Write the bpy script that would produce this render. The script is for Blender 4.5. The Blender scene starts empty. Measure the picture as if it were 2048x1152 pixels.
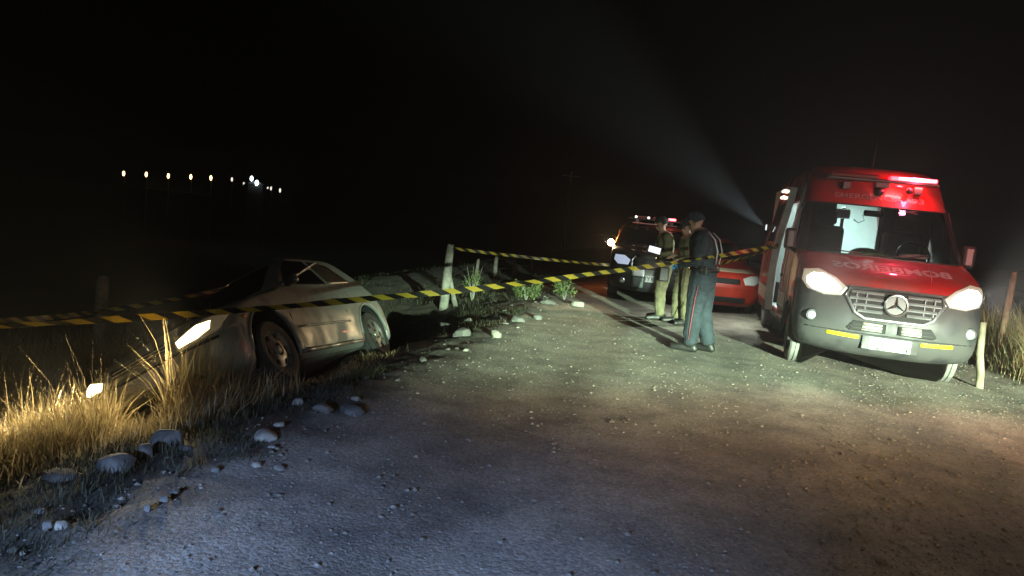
import bpy, bmesh, math, random
from mathutils import Vector, Matrix, noise
from mathutils.bvhtree import BVHTree

random.seed(7)
rad = math.radians
scene = bpy.context.scene
COL = scene.collection

# ------------------------------------------------------------------ camera
CAM_H, PITCH, ROLL, FPX = 1.5, rad(5.688), rad(5.765), 1450.0
cam_data = bpy.data.cameras.new('camera')
cam_data.sensor_width = 36.0
cam_data.lens = 36.0 * FPX / 2048.0
cam_data.clip_start, cam_data.clip_end = 0.05, 2000
cam = bpy.data.objects.new('camera', cam_data)
COL.objects.link(cam)
_f = Vector((0, math.cos(PITCH), -math.sin(PITCH)))
_r0 = Vector((1, 0, 0)); _u0 = Vector((0, math.sin(PITCH), math.cos(PITCH)))
CR = math.cos(ROLL) * _r0 + math.sin(ROLL) * _u0
CU = math.cos(ROLL) * _u0 - math.sin(ROLL) * _r0
cam.matrix_world = Matrix(((CR.x, CU.x, -_f.x, 0), (CR.y, CU.y, -_f.y, 0), (CR.z, CU.z, -_f.z, CAM_H), (0, 0, 0, 1)))
scene.camera = cam

# ------------------------------------------------------------------ world: night sky
world = bpy.data.worlds.new('World'); scene.world = world; world.use_nodes = True
wn = world.node_tree; wn.nodes.clear()
sky = wn.nodes.new('ShaderNodeTexSky'); sky.sky_type = 'NISHITA'; sky.sun_disc = False
sky.sun_elevation = rad(-9); sky.sun_rotation = rad(160)
bg = wn.nodes.new('ShaderNodeBackground'); bg.inputs[1].default_value = 0.03
wo = wn.nodes.new('ShaderNodeOutputWorld')
wn.links.new(sky.outputs[0], bg.inputs[0]); wn.links.new(bg.outputs[0], wo.inputs[0])

scene.view_settings.view_transform = 'Standard'
scene.view_settings.look = 'None'
scene.view_settings.exposure = 0.0
scene.view_settings.gamma = 1.0
scene.view_settings.use_curve_mapping = False
scene.cycles.use_denoising = True
scene.cycles.max_bounces = 4
scene.cycles.caustics_reflective = False
scene.cycles.caustics_refractive = False
scene.cycles.transparent_max_bounces = 12
scene.cycles.volume_bounces = 0
scene.cycles.sample_clamp_indirect = 4.0

def lamp(name, kind, loc, power, color, aim=None, size=40, blend=0.3, radius=0.08, parent=None):
    d = bpy.data.lights.new(name, kind); d.energy = power; d.color = color
    o = bpy.data.objects.new(name, d); COL.objects.link(o); o.location = loc
    if kind == 'SPOT':
        d.spot_size = rad(size); d.spot_blend = blend; d.shadow_soft_size = radius
    elif kind == 'POINT':
        d.shadow_soft_size = radius
    elif kind == 'AREA':
        d.shape = 'RECTANGLE'; d.size, d.size_y = radius
    if aim is not None:
        o.rotation_euler = (Vector(aim) - Vector(loc)).to_track_quat('-Z', 'Y').to_euler()
    if parent: o.parent = parent
    return o

# assumed lamps of an unseen vehicle behind the photographer
wl = lamp('work_lamp', 'SPOT', (5.2, -7.0, 2.0), 1.0, (1, 1, 1), aim=(5.2 - .35, -7.0 + 13.86, 2.0 - 1.3), size=52, blend=0.9, radius=0.06)
def beam_pattern(o, power, lo, hi, stops):
    # a headlamp's own beam pattern: strength over the angle above or below the horizontal
    o.data.energy = power; o.data.use_nodes = True; t = o.data.node_tree; e = t.nodes['Emission']
    g = t.nodes.new('ShaderNodeNewGeometry'); sp_ = t.nodes.new('ShaderNodeSeparateXYZ'); t.links.new(g.outputs['Incoming'], sp_.inputs[0])
    m = t.nodes.new('ShaderNodeMapRange'); m.inputs[1].default_value = lo; m.inputs[2].default_value = hi; t.links.new(sp_.outputs['Z'], m.inputs[0])
    r = t.nodes.new('ShaderNodeValToRGB'); el = r.color_ramp.elements
    while len(el) < len(stops): el.new(0.5)
    for q, (z, c) in zip(el, stops): q.position = (z - lo) / (hi - lo); q.color = (*c, 1)
    t.links.new(m.outputs[0], r.inputs[0]); t.links.new(r.outputs[0], e.inputs['Color'])
# dipped beam: cut-off above, sharp near edge with a warm fringe below
beam_pattern(wl, 88000, -.205, .02, [(-0.205, (.006, .0045, .003)), (-0.175, (.013, .0075, .004)), (-0.156, (.13, .08, .036)), (-0.1434, (.40, .38, .25)), (-0.132, (.70, 1.0, .70)), (-0.092, (.70, 1.0, .72)), (-0.076, (.38, .50, .39)), (-0.058, (.10, .125, .10)), (-0.034, (.040, .045, .040)), (0.02, (.017, .018, .017))])
cl = lamp('cold_lamp', 'SPOT', (-2.2, -3.6, 1.9), 1.0, (1, 1, 1), aim=(-2.2 + 2.35, -3.6 + 9.3, 1.9 - 3.0), size=32, blend=0.7, radius=0.05)
beam_pattern(cl, 5600, -.40, -.08, [(-.40, (.30, .50, 1.0)), (-.270, (.30, .50, 1.0)), (-.230, (.16, .26, .50)), (-.190, (.065, .10, .19)), (-.155, (.034, .048, .085)), (-.11, (.020, .026, .04)), (-.08, (.012, .014, .018))])
# added soft fill light behind the camera, then an assumed red strobe, also unseen
lamp('fill_lamp', 'POINT', (-.6, -5.0, 1.9), 260, (0.92, 0.95, 0.85), radius=0.08)
lamp('red_strobe', 'SPOT', (6.0, -6.2, 1.9), 9000, (1.0, 0.13, 0.10), aim=(6.0, 8.0, 0.5), size=24, blend=0.8, radius=0.06)

# ------------------------------------------------------------------ helpers
def pray(px, py):
    return _f + CR * ((px - 1024) / FPX) + CU * ((576 - py) / FPX)
def at(px, py, Y):
    d = pray(px, py); return Vector((0, 0, CAM_H)) + d * (Y / d.y)

class MB:
    def __init__(s): s.v, s.f, s.m = [], [], []
    def add(s, vs, fs, mi=0):
        b = len(s.v); s.v += [tuple(p) for p in vs]
        for f in fs: s.f.append(tuple(b + i for i in f)); s.m.append(mi)
        return s
    def box(s, c, size, R=None, mi=0, taper=1.0):
        hx, hy, hz = (k / 2 for k in size); vs = []
        for z in (-hz, hz):
            t = taper if z > 0 else 1.0
            for x, y in ((-hx, -hy), (hx, -hy), (hx, hy), (-hx, hy)): vs.append(Vector((x * t, y * t, z)))
        if R is not None: vs = [R @ p for p in vs]
        vs = [p + Vector(c) for p in vs]
        return s.add(vs, [(3, 2, 1, 0), (4, 5, 6, 7), (0, 1, 5, 4), (1, 2, 6, 5), (2, 3, 7, 6), (3, 0, 4, 7)], mi)
    def tube(s, pts, rads, n=8, cap=True, mi=0):
        pts = [Vector(p) for p in pts]
        if not hasattr(rads, '__len__'): rads = [rads] * len(pts)
        vs, fs = [], []
        for i, p in enumerate(pts):
            d = (pts[min(i + 1, len(pts) - 1)] - pts[max(i - 1, 0)]).normalized()
            a = d.cross(Vector((0, 0, 1)));
            if a.length < 1e-3: a = d.cross(Vector((0, 1, 0)))
            a.normalize(); b = d.cross(a)
            for k in range(n):
                t = 2 * math.pi * k / n; vs.append(p + (a * math.cos(t) + b * math.sin(t)) * rads[i])
        for i in range(len(pts) - 1):
            for k in range(n):
                k2 = (k + 1) % n; fs.append((i * n + k, i * n + k2, (i + 1) * n + k2, (i + 1) * n + k))
        if cap: fs.append(tuple(range(n))[::-1]); fs.append(tuple((len(pts) - 1) * n + k for k in range(n)))
        return s.add(vs, fs, mi)
    def lathe(s, prof, c=(0, 0, 0), axis='x', n=32, mi=0, closed=False):
        vs, fs = [], []; c = Vector(c); m = len(prof)
        for k in range(n):
            t = 2 * math.pi * k / n; ct, st = math.cos(t), math.sin(t)
            for r, h in prof:
                p = {'x': (h, r * ct, r * st), 'y': (r * ct, h, r * st), 'z': (r * ct, r * st, h)}[axis]
                vs.append(c + Vector(p))
        for k in range(n):
            k2 = (k + 1) % n
            for i in range(m - 1 + (1 if closed else 0)):
                i2 = (i + 1) % m; fs.append((k * m + i, k * m + i2, k2 * m + i2, k2 * m + i))
        return s.add(vs, fs, mi)
    def prism(s, outline, y0, y1, axis='y', mi=0):
        n = len(outline)
        def P(a, b, h): return {'y': (a, h, b), 'x': (h, a, b), 'z': (a, b, h)}[axis]
        vs = [P(a, b, y0) for a, b in outline] + [P(a, b, y1) for a, b in outline]
        fs = [tuple(range(n)), tuple(range(n, 2 * n))[::-1]] + [(i, i + n, (i + 1) % n + n, (i + 1) % n) for i in range(n)]
        return s.add(vs, fs, mi)
    def sphere(s, c, r, n=8, m=6, mi=0, sc=(1, 1, 1), R=None):
        vs, fs = [], []; c = Vector(c)
        def q(x, y, z):
            p = Vector((x * r * sc[0], y * r * sc[1], z * r * sc[2]))
            return c + (R @ p if R is not None else p)
        vs.append(q(0, 0, 1))
        for j in range(1, m):
            ph = math.pi * j / m
            for i in range(n):
                th = 2 * math.pi * i / n; vs.append(q(math.sin(ph) * math.cos(th), math.sin(ph) * math.sin(th), math.cos(ph)))
        vs.append(q(0, 0, -1)); L = len(vs) - 1
        for i in range(n):
            i2 = (i + 1) % n; fs.append((0, 1 + i, 1 + i2)); fs.append((L, L - n + i2, L - n + i))
            for j in range(m - 2): a = 1 + j * n; fs.append((a + i, a + n + i, a + n + i2, a + i2))
        return s.add(vs, fs, mi)
    def build(s, name, mats, parent=None, smooth=False, bevel=0, angle=None):
        me = bpy.data.meshes.new(name); me.from_pydata(s.v, [], s.f)
        if not isinstance(mats, (list, tuple)): mats = [mats]
        for m in mats: me.materials.append(m)
        if len(mats) > 1: me.polygons.foreach_set('material_index', s.m)
        me.validate(); 
        bm = bmesh.new(); bm.from_mesh(me); bmesh.ops.recalc_face_normals(bm, faces=bm.faces); bm.to_mesh(me); bm.free()
        if smooth: me.polygons.foreach_set('use_smooth', [True] * len(me.polygons))
        if smooth and angle: me.set_sharp_from_angle(angle=rad(angle))
        o = bpy.data.objects.new(name, me); COL.objects.link(o)
        if parent: o.parent = parent
        if bevel:
            b = o.modifiers.new('bevel', 'BEVEL'); b.width = bevel; b.segments = 2; b.limit_method = 'ANGLE'
        return o

def tag(o, label=None, cat=None, group=None, kind=None):
    if label: o['label'] = label
    if cat: o['category'] = cat
    if group: o['group'] = group
    if kind: o['kind'] = kind
    return o
def thing(name, label, cat, loc=(0, 0, 0), rz=0, group=None):
    o = bpy.data.objects.new(name, None); COL.objects.link(o); o.location = loc; o.rotation_euler = (0, 0, rz)
    o.empty_display_size = 0.1
    return tag(o, label, cat, group)

# ------------------------------------------------------------------ materials
MATS = {}
def mat(name, col, rough=0.6, metal=0.0, var=0.0, vscale=6.0, bump=0.0, bscale=40.0, coat=0.0, dirt=None, spec=0.5, emit=None, estr=0.0):
    if name in MATS: return MATS[name]
    m = bpy.data.materials.new(name); m.use_nodes = True; nt = m.node_tree
    b = nt.nodes['Principled BSDF']; N = nt.nodes.new; Lk = nt.links.new
    b.inputs['Base Color'].default_value = (*col, 1); b.inputs['Roughness'].default_value = rough
    b.inputs['Metallic'].default_value = metal; b.inputs['Coat Weight'].default_value = coat
    b.inputs['Specular IOR Level'].default_value = spec
    tc = N('ShaderNodeTexCoord')
    if var or dirt:
        nz = N('ShaderNodeTexNoise'); nz.inputs['Scale'].default_value = vscale; nz.inputs['Detail'].default_value = 6
        Lk(tc.outputs['Object'], nz.inputs['Vector'])
        rp = N('ShaderNodeValToRGB')
        c2 = dirt if dirt else tuple(c * (1 - var) for c in col)
        c1 = col if dirt else tuple(min(1, c * (1 + var * 0.6)) for c in col)
        rp.color_ramp.elements[0].position, rp.color_ramp.elements[1].position = (0.36, 0.62) if not dirt else (0.40, 0.60)
        rp.color_ramp.elements[0].color = (*c2, 1); rp.color_ramp.elements[1].color = (*c1, 1)
        Lk(nz.outputs['Fac'], rp.inputs[0]); Lk(rp.outputs[0], b.inputs['Base Color'])
        if dirt:
            mr = N('ShaderNodeMapRange'); mr.inputs[1].default_value = .4; mr.inputs[2].default_value = .6
            mr.inputs[3].default_value = min(1, rough + .35); mr.inputs[4].default_value = rough
            Lk(nz.outputs['Fac'], mr.inputs[0]); Lk(mr.outputs[0], b.inputs['Roughness'])
    if bump:
        n2 = N('ShaderNodeTexNoise'); n2.inputs['Scale'].default_value = bscale; n2.inputs['Detail'].default_value = 4
        Lk(tc.outputs['Object'], n2.inputs['Vector'])
        bp = N('ShaderNodeBump'); bp.inputs['Strength'].default_value = bump; bp.inputs['Distance'].default_value = 0.02
        Lk(n2.outputs['Fac'], bp.inputs['Height']); Lk(bp.outputs[0], b.inputs['Normal'])
    if emit:
        b.inputs['Emission Color'].default_value = (*emit, 1); b.inputs['Emission Strength'].default_value = estr
    MATS[name] = m; return m
def glass(name, tint=(0.75, 0.82, 0.8), gloss=1.0):
    if name in MATS: return MATS[name]
    m = bpy.data.materials.new(name); m.use_nodes = True; nt = m.node_tree; nt.nodes.clear(); N = nt.nodes.new
    t = N('ShaderNodeBsdfTransparent'); t.inputs[0].default_value = (*tint, 1)
    g = N('ShaderNodeBsdfGlossy'); g.inputs['Roughness'].default_value = 0.03
    fr = N('ShaderNodeFresnel'); fr.inputs[0].default_value = 1.5
    mx = N('ShaderNodeMixShader'); o = N('ShaderNodeOutputMaterial')
    nt.links.new(fr.outputs[0], mx.inputs[0]); nt.links.new(t.outputs[0], mx.inputs[1]); nt.links.new(g.outputs[0], mx.inputs[2])
    nt.links.new(mx.outputs[0], o.inputs[0]); MATS[name] = m; return m

M_red = mat('red_paint', (0.30, 0.012, 0.012), 0.3, 0, coat=0.5, dirt=(0.20, 0.025, 0.02), vscale=2.2)
M_redplain = mat('red_body_paint', (0.42, 0.03, 0.015), 0.4, coat=0.3, var=0.25, vscale=3)
M_plastic = mat('grey_bumper_plastic', (0.021, 0.022, 0.025), 0.5, dirt=(0.040, 0.039, 0.037), vscale=3.5, bump=0.04, bscale=300)
M_black = mat('black_trim', (0.012, 0.012, 0.013), 0.45, var=0.3)
M_blackpaint = mat('black_car_paint', (0.010, 0.010, 0.012), 0.22, coat=0.6, dirt=(0.03, 0.027, 0.024), vscale=2)
M_rubber = mat('tyre_rubber', (0.03, 0.03, 0.029), 0.85, var=0.3, vscale=9, bump=0.2, bscale=60)
M_dusty = mat('dusty_tyre_rubber', (0.15, 0.15, 0.14), 0.9, var=0.2, vscale=9, bump=0.2, bscale=60)
M_rim = mat('wheel_steel', (0.42, 0.42, 0.43), 0.35, 0.8, dirt=(0.12, 0.11, 0.10), vscale=8)
M_rimdark = mat('dark_wheel_steel', (0.06, 0.06, 0.062), 0.4, 0.6, var=0.3)
M_chrome = mat('chrome', (0.75, 0.76, 0.78), 0.14, 1.0)
M_satin = mat('satin_slat', (0.62, 0.63, 0.65), 0.3, 0.85, var=0.15, vscale=9)
M_dark = mat('dark_cavity', (0.008, 0.008, 0.008), 0.8)
M_rad = mat('radiator_core', (0.30, 0.30, 0.24), 0.6, var=0.2, vscale=20)
M_white = mat('white_panel', (0.72, 0.74, 0.74), 0.45, var=0.08)
M_wstripe = mat('white_reflective_film', (0.62, 0.64, 0.66), 0.35, var=0.12, vscale=12)
M_ywstrip = mat('yellow_reflective_film', (0.75, 0.60, 0.01), 0.35, var=0.1, vscale=30)
M_platew = mat('plate_white', (0.17, 0.17, 0.175), 0.45, var=0.06, vscale=20)
M_plateb = mat('plate_blue', (0.006, 0.025, 0.12), 0.5)
M_ink = mat('plate_lettering', (0.006, 0.006, 0.007), 0.5)
M_letter = mat('grey_lettering', (0.34, 0.30, 0.31), 0.5, var=0.2, vscale=20)
M_letterdim = mat('dull_lettering', (0.30, 0.16, 0.16), 0.5, var=0.3, vscale=20)
M_silver = mat('silver_paint', (0.31, 0.335, 0.315), 0.36, 0.3, coat=0.25, dirt=(0.225, 0.23, 0.205), vscale=2.6, bump=0.05, bscale=3)
M_darkglass = mat('dark_window_glass', (0.008, 0.010, 0.011), 0.06, spec=0.6)
M_seat = mat('seat_cloth', (0.025, 0.026, 0.03), 0.9, var=0.3, bump=0.2)
M_khaki = mat('khaki_uniform', (0.125, 0.115, 0.06), 0.9, var=0.22, vscale=14, bump=0.5, bscale=22)
M_navy = mat('navy_uniform', (0.015, 0.022, 0.029), 0.9, var=0.3, vscale=12, bump=0.5, bscale=22)
M_redpipe = mat('red_piping', (0.16, 0.03, 0.035), 0.8, var=0.2)
M_skin = mat('skin', (0.34, 0.19, 0.13), 0.6, var=0.12, vscale=20)
M_boot = mat('black_leather', (0.014, 0.013, 0.012), 0.5, var=0.3, bump=0.2)
M_glove = mat('blue_glove', (0.06, 0.22, 0.42), 0.5, var=0.2)
M_hair = mat('dark_hair', (0.015, 0.011, 0.009), 0.7, var=0.3, bump=0.5, bscale=90)
M_wood = mat('weathered_post_wood', (0.16, 0.155, 0.125), 0.9, var=0.4, vscale=8, bump=0.6, bscale=25)
M_wire = mat('galvanised_wire', (0.2, 0.2, 0.2), 0.5, 0.7)
M_rock = mat('grey_stone', (0.10, 0.095, 0.085), 0.9, var=0.5, vscale=7, bump=0.25, bscale=30)
M_rockw = mat('pale_stone', (0.23, 0.21, 0.175), 0.9, var=0.45, vscale=7, bump=0.25, bscale=30)
M_gravel = mat('gravel_pebbles', (0.185, 0.165, 0.135), 0.85, var=0.5, vscale=14)
M_stake = mat('pale_stake_wood', (0.2, 0.18, 0.12), 0.85, var=0.25, vscale=9, bump=0.4)
def emis(name, col, s, sample=False):
    m = mat(name, (0.8, 0.8, 0.8), 0.3, emit=col, estr=s)
    if not sample: m.cycles.emission_sampling = 'NONE'
    return m
M_hl_van = emis('headlight_glow', (1.0, 0.93, 0.78), 28)
M_hl_car = emis('warm_headlight_glow', (1.0, 0.80, 0.42), 9)
M_redlamp = emis('red_beacon_glow', (1.0, 0.02, 0.05), 4.0)
M_redhot = emis('red_beacon_core', (1.0, 0.30, 0.34), 4)
M_lens = mat('lamp_lens_glint', (0.65, 0.68, 0.72), 0.12, 0.6, emit=(0.75, 0.85, 1.0), estr=0.35)  # weak emission puts a bluish reflection on the unlit fog lamps
M_redlens = mat('red_lens_off', (0.10, 0.006, 0.006), 0.15, coat=0.5)
M_lensoff = mat('lamp_reflector', (0.6, 0.62, 0.64), 0.15, 0.8)
M_lenswarm = mat('lit_lamp_reflector', (0.6, 0.62, 0.64), 0.2, 0.6, emit=(1.0, .80, .52), estr=.35)

# ------------------------------------------------------------------ terrain
PHI = rad(13.0); CP, SP = math.cos(PHI), math.sin(PHI)
def us(x, y): return x * CP - y * SP, x * SP + y * CP
def xy(u, s): return u * CP + s * SP, -u * SP + s * CP
PROF = [(-60, -10), (-30, -6.4), (-14, -3.1), (-9, -1.35), (-7, -.80), (-5.9, -.98), (-5.2, -1.30), (-4.85, -1.30), (-4.5, -1.09), (-3.9, -.68), (-3.35, -.30), (-2.95, -.13), (-2.55, -.03), (-2.2, 0.0), (0, .02), (4.3, 0.0), (4.8, .08), (5.6, .22), (7.5, .30), (15, .2), (60, .0)]  # left field shaped to drop away, keeping the lamp's light off it
def lerp_tab(T, x):
    if x <= T[0][0]: return T[0][1]
    for (a, b), (c, d) in zip(T, T[1:]):
        if x <= c:
            t = (x - a) / (c - a); return b + (d - b) * t
    return T[-1][1]
def sstep(a, b, x):
    t = max(0, min(1, (x - a) / (b - a))); return t * t * (3 - 2 * t)
def hgt(x, y, fine=True):
    u, s = us(x, y)
    z = lerp_tab(PROF, u)
    if u < -2.2:
        k = 1 - 0.72 * sstep(9.8, 13.0, s)
        if s < 6: k *= 0.35 + 0.65 * sstep(2.4, 5.9, s)
        z *= k if u > -6.6 else 1 - (1 - k) * max(0, 1 - (-6.6 - u) / 4)
    d = math.hypot(x, y)
    z -= 7.5 * sstep(45, 150, d) * (.3 if u < -10 else (.6 if u > 0 else .6 - .3 * (-u / 10)))
    if fine and d < 70:
        a = 0.012 if -2.2 < u < 4.3 else 0.05
        z += a * noise.noise(Vector((x * 1.1, y * 1.1, 0.3))) + a * 0.5 * noise.noise(Vector((x * 3.7, y * 3.7, 4.1)))
        if not -2.3 < u < 4.4: z += 0.03 * noise.noise(Vector((x * 7, y * 7, 9)))
        z += .006 * noise.noise(Vector((x * 9, y * 9, 1.7)))
        ru = [abs(u + 1.0), abs(u - .65), abs(u - 2.2), abs(u - 3.8)]
        z -= 0.028 * math.exp(-(min(ru) / .35) ** 2) if -2.2 < u < 4.3 else 0
    return z
def axis_vals(lo, hi, fine_lo, fine_hi, step, g=1.18):
    v = []; x = fine_lo
    while x <= fine_hi: v.append(x); x += step
    st = step; x = fine_hi
    while x < hi: st *= g; x += st; v.append(x)
    st = step; x = fine_lo
    while x > lo: st *= g; x -= st; v.insert(0, x)
    return v
gx = axis_vals(-700, 700, -7.5, 8.5, 0.085); gy = axis_vals(-60, 900, 1.0, 17.0, 0.085)
mb = MB(); nx = len(gx)
mb.v = [(x, y, hgt(x, y)) for y in gy for x in gx]
mb.f = [(j * nx + i, j * nx + i + 1, (j + 1) * nx + i + 1, (j + 1) * nx + i) for j in range(len(gy) - 1) for i in range(nx - 1)]
mb.m = [0] * len(mb.f)

def ground_material():
    m = bpy.data.materials.new('gravel_road_and_verge'); m.use_nodes = True; nt = m.node_tree; N = nt.nodes.new; L = nt.links.new
    b = nt.nodes['Principled BSDF']; b.inputs['Roughness'].default_value = 0.92
    tc = N('ShaderNodeTexCoord')
    mp = N('ShaderNodeMapping'); mp.inputs['Rotation'].default_value = (0, 0, PHI); L(tc.outputs['Object'], mp.inputs[0])
    sx = N('ShaderNodeSeparateXYZ'); L(mp.outputs[0], sx.inputs[0])
    def nz(scale, det=5, rough=.6):
        n = N('ShaderNodeTexNoise'); n.inputs['Scale'].default_value = scale; n.inputs['Detail'].default_value = det
        n.inputs['Roughness'].default_value = rough; L(tc.outputs['Object'], n.inputs['Vector']); return n.outputs['Fac']
    def math_(op, a, bb):
        n = N('ShaderNodeMath'); n.operation = op
        for i, q in enumerate((a, bb)):
            if isinstance(q, (int, float)): n.inputs[i].default_value = q
            else: L(q, n.inputs[i])
        return n.outputs[0]
    def ramp(f, stops):
        r = N('ShaderNodeValToRGB'); el = r.color_ramp.elements
        while len(el) < len(stops): el.new(0.5)
        for e, (p, c) in zip(el, stops): e.position = p; e.color = (*c, 1)
        L(f, r.inputs[0]); return r.outputs[0]
    def mix(f, a, c, mode='MIX'):
        n = N('ShaderNodeMix'); n.data_type = 'RGBA'; n.blend_type = mode
        if isinstance(f, (int, float)): n.inputs[0].default_value = f
        else: L(f, n.inputs[0])
        L(a, n.inputs[6]); L(c, n.inputs[7]); return n.outputs[2]
    big = nz(0.9, 4); mid = nz(9, 6, .7); fine = nz(55, 5, .75)
    vor = N('ShaderNodeTexVoronoi'); vor.inputs['Scale'].default_value = 48; L(tc.outputs['Object'], vor.inputs['Vector'])
    vor2 = N('ShaderNodeTexVoronoi'); vor2.inputs['Scale'].default_value = 110; L(tc.outputs['Object'], vor2.inputs['Vector'])
    base = ramp(big, [(0.3, (0.22, 0.19, 0.15)), (0.7, (0.33, 0.29, 0.235))])
    stones = ramp(vor.outputs['Color'], [(0.0, (0.16, 0.14, 0.12)), (0.5, (0.29, 0.26, 0.22)), (1.0, (0.42, 0.38, 0.33))])
    road = mix(0.55, base, stones)
    grit = ramp(fine, [(0.3, (0.45, 0.45, 0.45)), (0.7, (1.25, 1.25, 1.25))])
    road = mix(1.0, road, grit, 'MULTIPLY')
    pt = ramp(nz(2.3, 5, .62), [(0.34, (.66, .66, .68)), (0.60, (1.2, 1.19, 1.16))])
    road = mix(1.0, road, pt, 'MULTIPLY')
    trk = math_('COSINE', math_('MULTIPLY', math_('ADD', sx.outputs['X'], math_('MULTIPLY', nz(.6, 3), .8)), 3.9), 0)
    road = mix(1.0, road, ramp(math_('ADD', math_('MULTIPLY', trk, .5), .5), [(0.15, (.80, .79, .78)), (0.85, (1.12, 1.12, 1.12))]), 'MULTIPLY')
    soil = ramp(mid, [(0.3, (0.020, 0.016, 0.011)), (0.55, (0.042, 0.035, 0.023)), (0.8, (0.075, 0.062, 0.042))])
    # where the gravel ends on either side, ragged
    wob = math_('MULTIPLY', math_('SUBTRACT', nz(1.6, 5, .65), .5), 1.5)
    du = math_('ADD', sx.outputs['X'], wob)
    l1 = N('ShaderNodeMapRange'); l1.inputs[1].default_value = -2.5; l1.inputs[2].default_value = -1.95; L(du, l1.inputs[0])
    r1 = N('ShaderNodeMapRange'); r1.inputs[1].default_value = 4.75; r1.inputs[2].default_value = 4.4; L(du, r1.inputs[0])
    on = math_('MULTIPLY', l1.outputs[0], r1.outputs[0])
    L(mix(on, soil, road), b.inputs['Base Color'])
    hsum = math_('ADD', math_('MULTIPLY', vor.outputs['Distance'], -1.0), math_('ADD', math_('MULTIPLY', fine, .5), math_('MULTIPLY', vor2.outputs['Distance'], -.5)))
    bp = N('ShaderNodeBump'); bp.inputs['Strength'].default_value = 0.30; bp.inputs['Distance'].default_value = 0.012
    L(hsum, bp.inputs['Height']); L(bp.outputs[0], b.inputs['Normal'])
    return m
ground = mb.build('ground', ground_material(), smooth=True)
tag(ground, kind='structure')
BV = None

# ------------------------------------------------------------------ vehicle shell: stacked plan loops
def catrows(rows, sub):
    out = []
    n = len(rows)
    for i in range(n - 1):
        p0, p1, p2, p3 = rows[max(i - 1, 0)], rows[i], rows[i + 1], rows[min(i + 2, n - 1)]
        for k in range(sub):
            t = k / sub
            out.append(tuple(0.5 * ((2 * b) + (-a + c) * t + (2 * a - 5 * b + 4 * c - d) * t * t + (-a + 3 * b - 3 * c + d) * t ** 3) for a, b, c, d in zip(p0, p1, p2, p3)))
    out.append(tuple(rows[-1])); return out
def shell(rows, nf=22, ns=44, nr=14, sub=3, deform=None):
    """rows: (z, front_y, front_setback, half_width, rear_y, rear_setback). returns grid + segment of each column"""
    R = catrows(rows, sub); G = []; seg = []
    for j, (z, yc, sb, w, yr, rs) in enumerate(R):
        loop = []; sg = []
        def arc(t): return (1 - (1 - min(1, abs(t)) ** 2.6) ** (1 / 2.2))
        for i in range(nf + 1):
            t = math.sin((-1 + 2 * i / nf) * math.pi / 2); t = math.copysign(abs(t) ** 1.0, t)
            loop.append((w * t, yc + sb * arc(t), z)); sg.append('front')
        yf, ye = yc + sb, yr - rs
        for i in range(1, ns): loop.append((w, yf + (ye - yf) * i / ns, z)); sg.append('right')
        for i in range(nr + 1):
            t = math.sin((1 - 2 * i / nr) * math.pi / 2); loop.append((w * t, yr - rs * arc(t), z)); sg.append('rear')
        for i in range(1, ns): loop.append((-w, ye + (yf - ye) * i / ns, z)); sg.append('left')
        G.append([Vector(deform(Vector(p)) if deform else p) for p in loop]); seg = sg
    return G, seg
def shell_faces(G, seg, arches=()):
    nl = len(G[0]); nr = len(G); V = [p.copy() for r in G for p in r]; F = []
    for j in range(nr - 1):
        for i in range(nl):
            i2 = (i + 1) % nl; q = (j * nl + i, j * nl + i2, (j + 1) * nl + i2, (j + 1) * nl + i)
            c = sum((V[k] for k in q), Vector()) / 4
            F.append([q, seg[i] if seg[i] == seg[i2] or seg[i] in ('right', 'left') else seg[i2], c])
    F.append([tuple((nr - 1) * nl + i for i in range(nl)), 'top', Vector((0, 0, 99))])
    F.append([tuple(range(nl))[::-1], 'bottom', Vector((0, 0, -99))])
    for (ay, az, AR) in arches:
        dead = [f for f in F if f[1] in ('left', 'right', 'front', 'rear') and abs(f[2].x) > .45 and math.hypot(f[2].y - ay, f[2].z - az) < AR and f[2].z < az + AR]
        di = set(id(f) for f in dead); keep = [f for f in F if id(f) not in di]
        dv = set(k for f in dead for k in f[0]); kv = set(k for f in keep for k in f[0])
        for k in dv & kv:
            p = V[k]; d = Vector((p.y - ay, p.z - az))
            if d.length > 1e-4 and p.z > az - .1: d = d.normalized() * AR; p.y, p.z = ay + d.x, az + d.y
        F = keep
    return V, F
def split_build(V, F, classify, mats, parent, angle=35):
    groups = {}
    for q, sg, c in F:
        groups.setdefault(classify(sg, c, q), []).append(q)
    objs = {}
    for key, fs in groups.items():
        if key is None: continue
        nm = key.split('#')[0]; used = {}; vs = []; ff = []
        for q in fs:
            for k in q:
                if k not in used: used[k] = len(vs); vs.append(V[k])
            ff.append(tuple(used[k] for k in q))
        m = MB(); m.add(vs, ff)
        objs[nm] = m.build(nm, mats[nm], parent, smooth=True, angle=angle)
    return objs
def bvh_of(V, F):
    return BVHTree.FromPolygons([tuple(p) for p in V], [f[0] for f in F])
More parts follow.
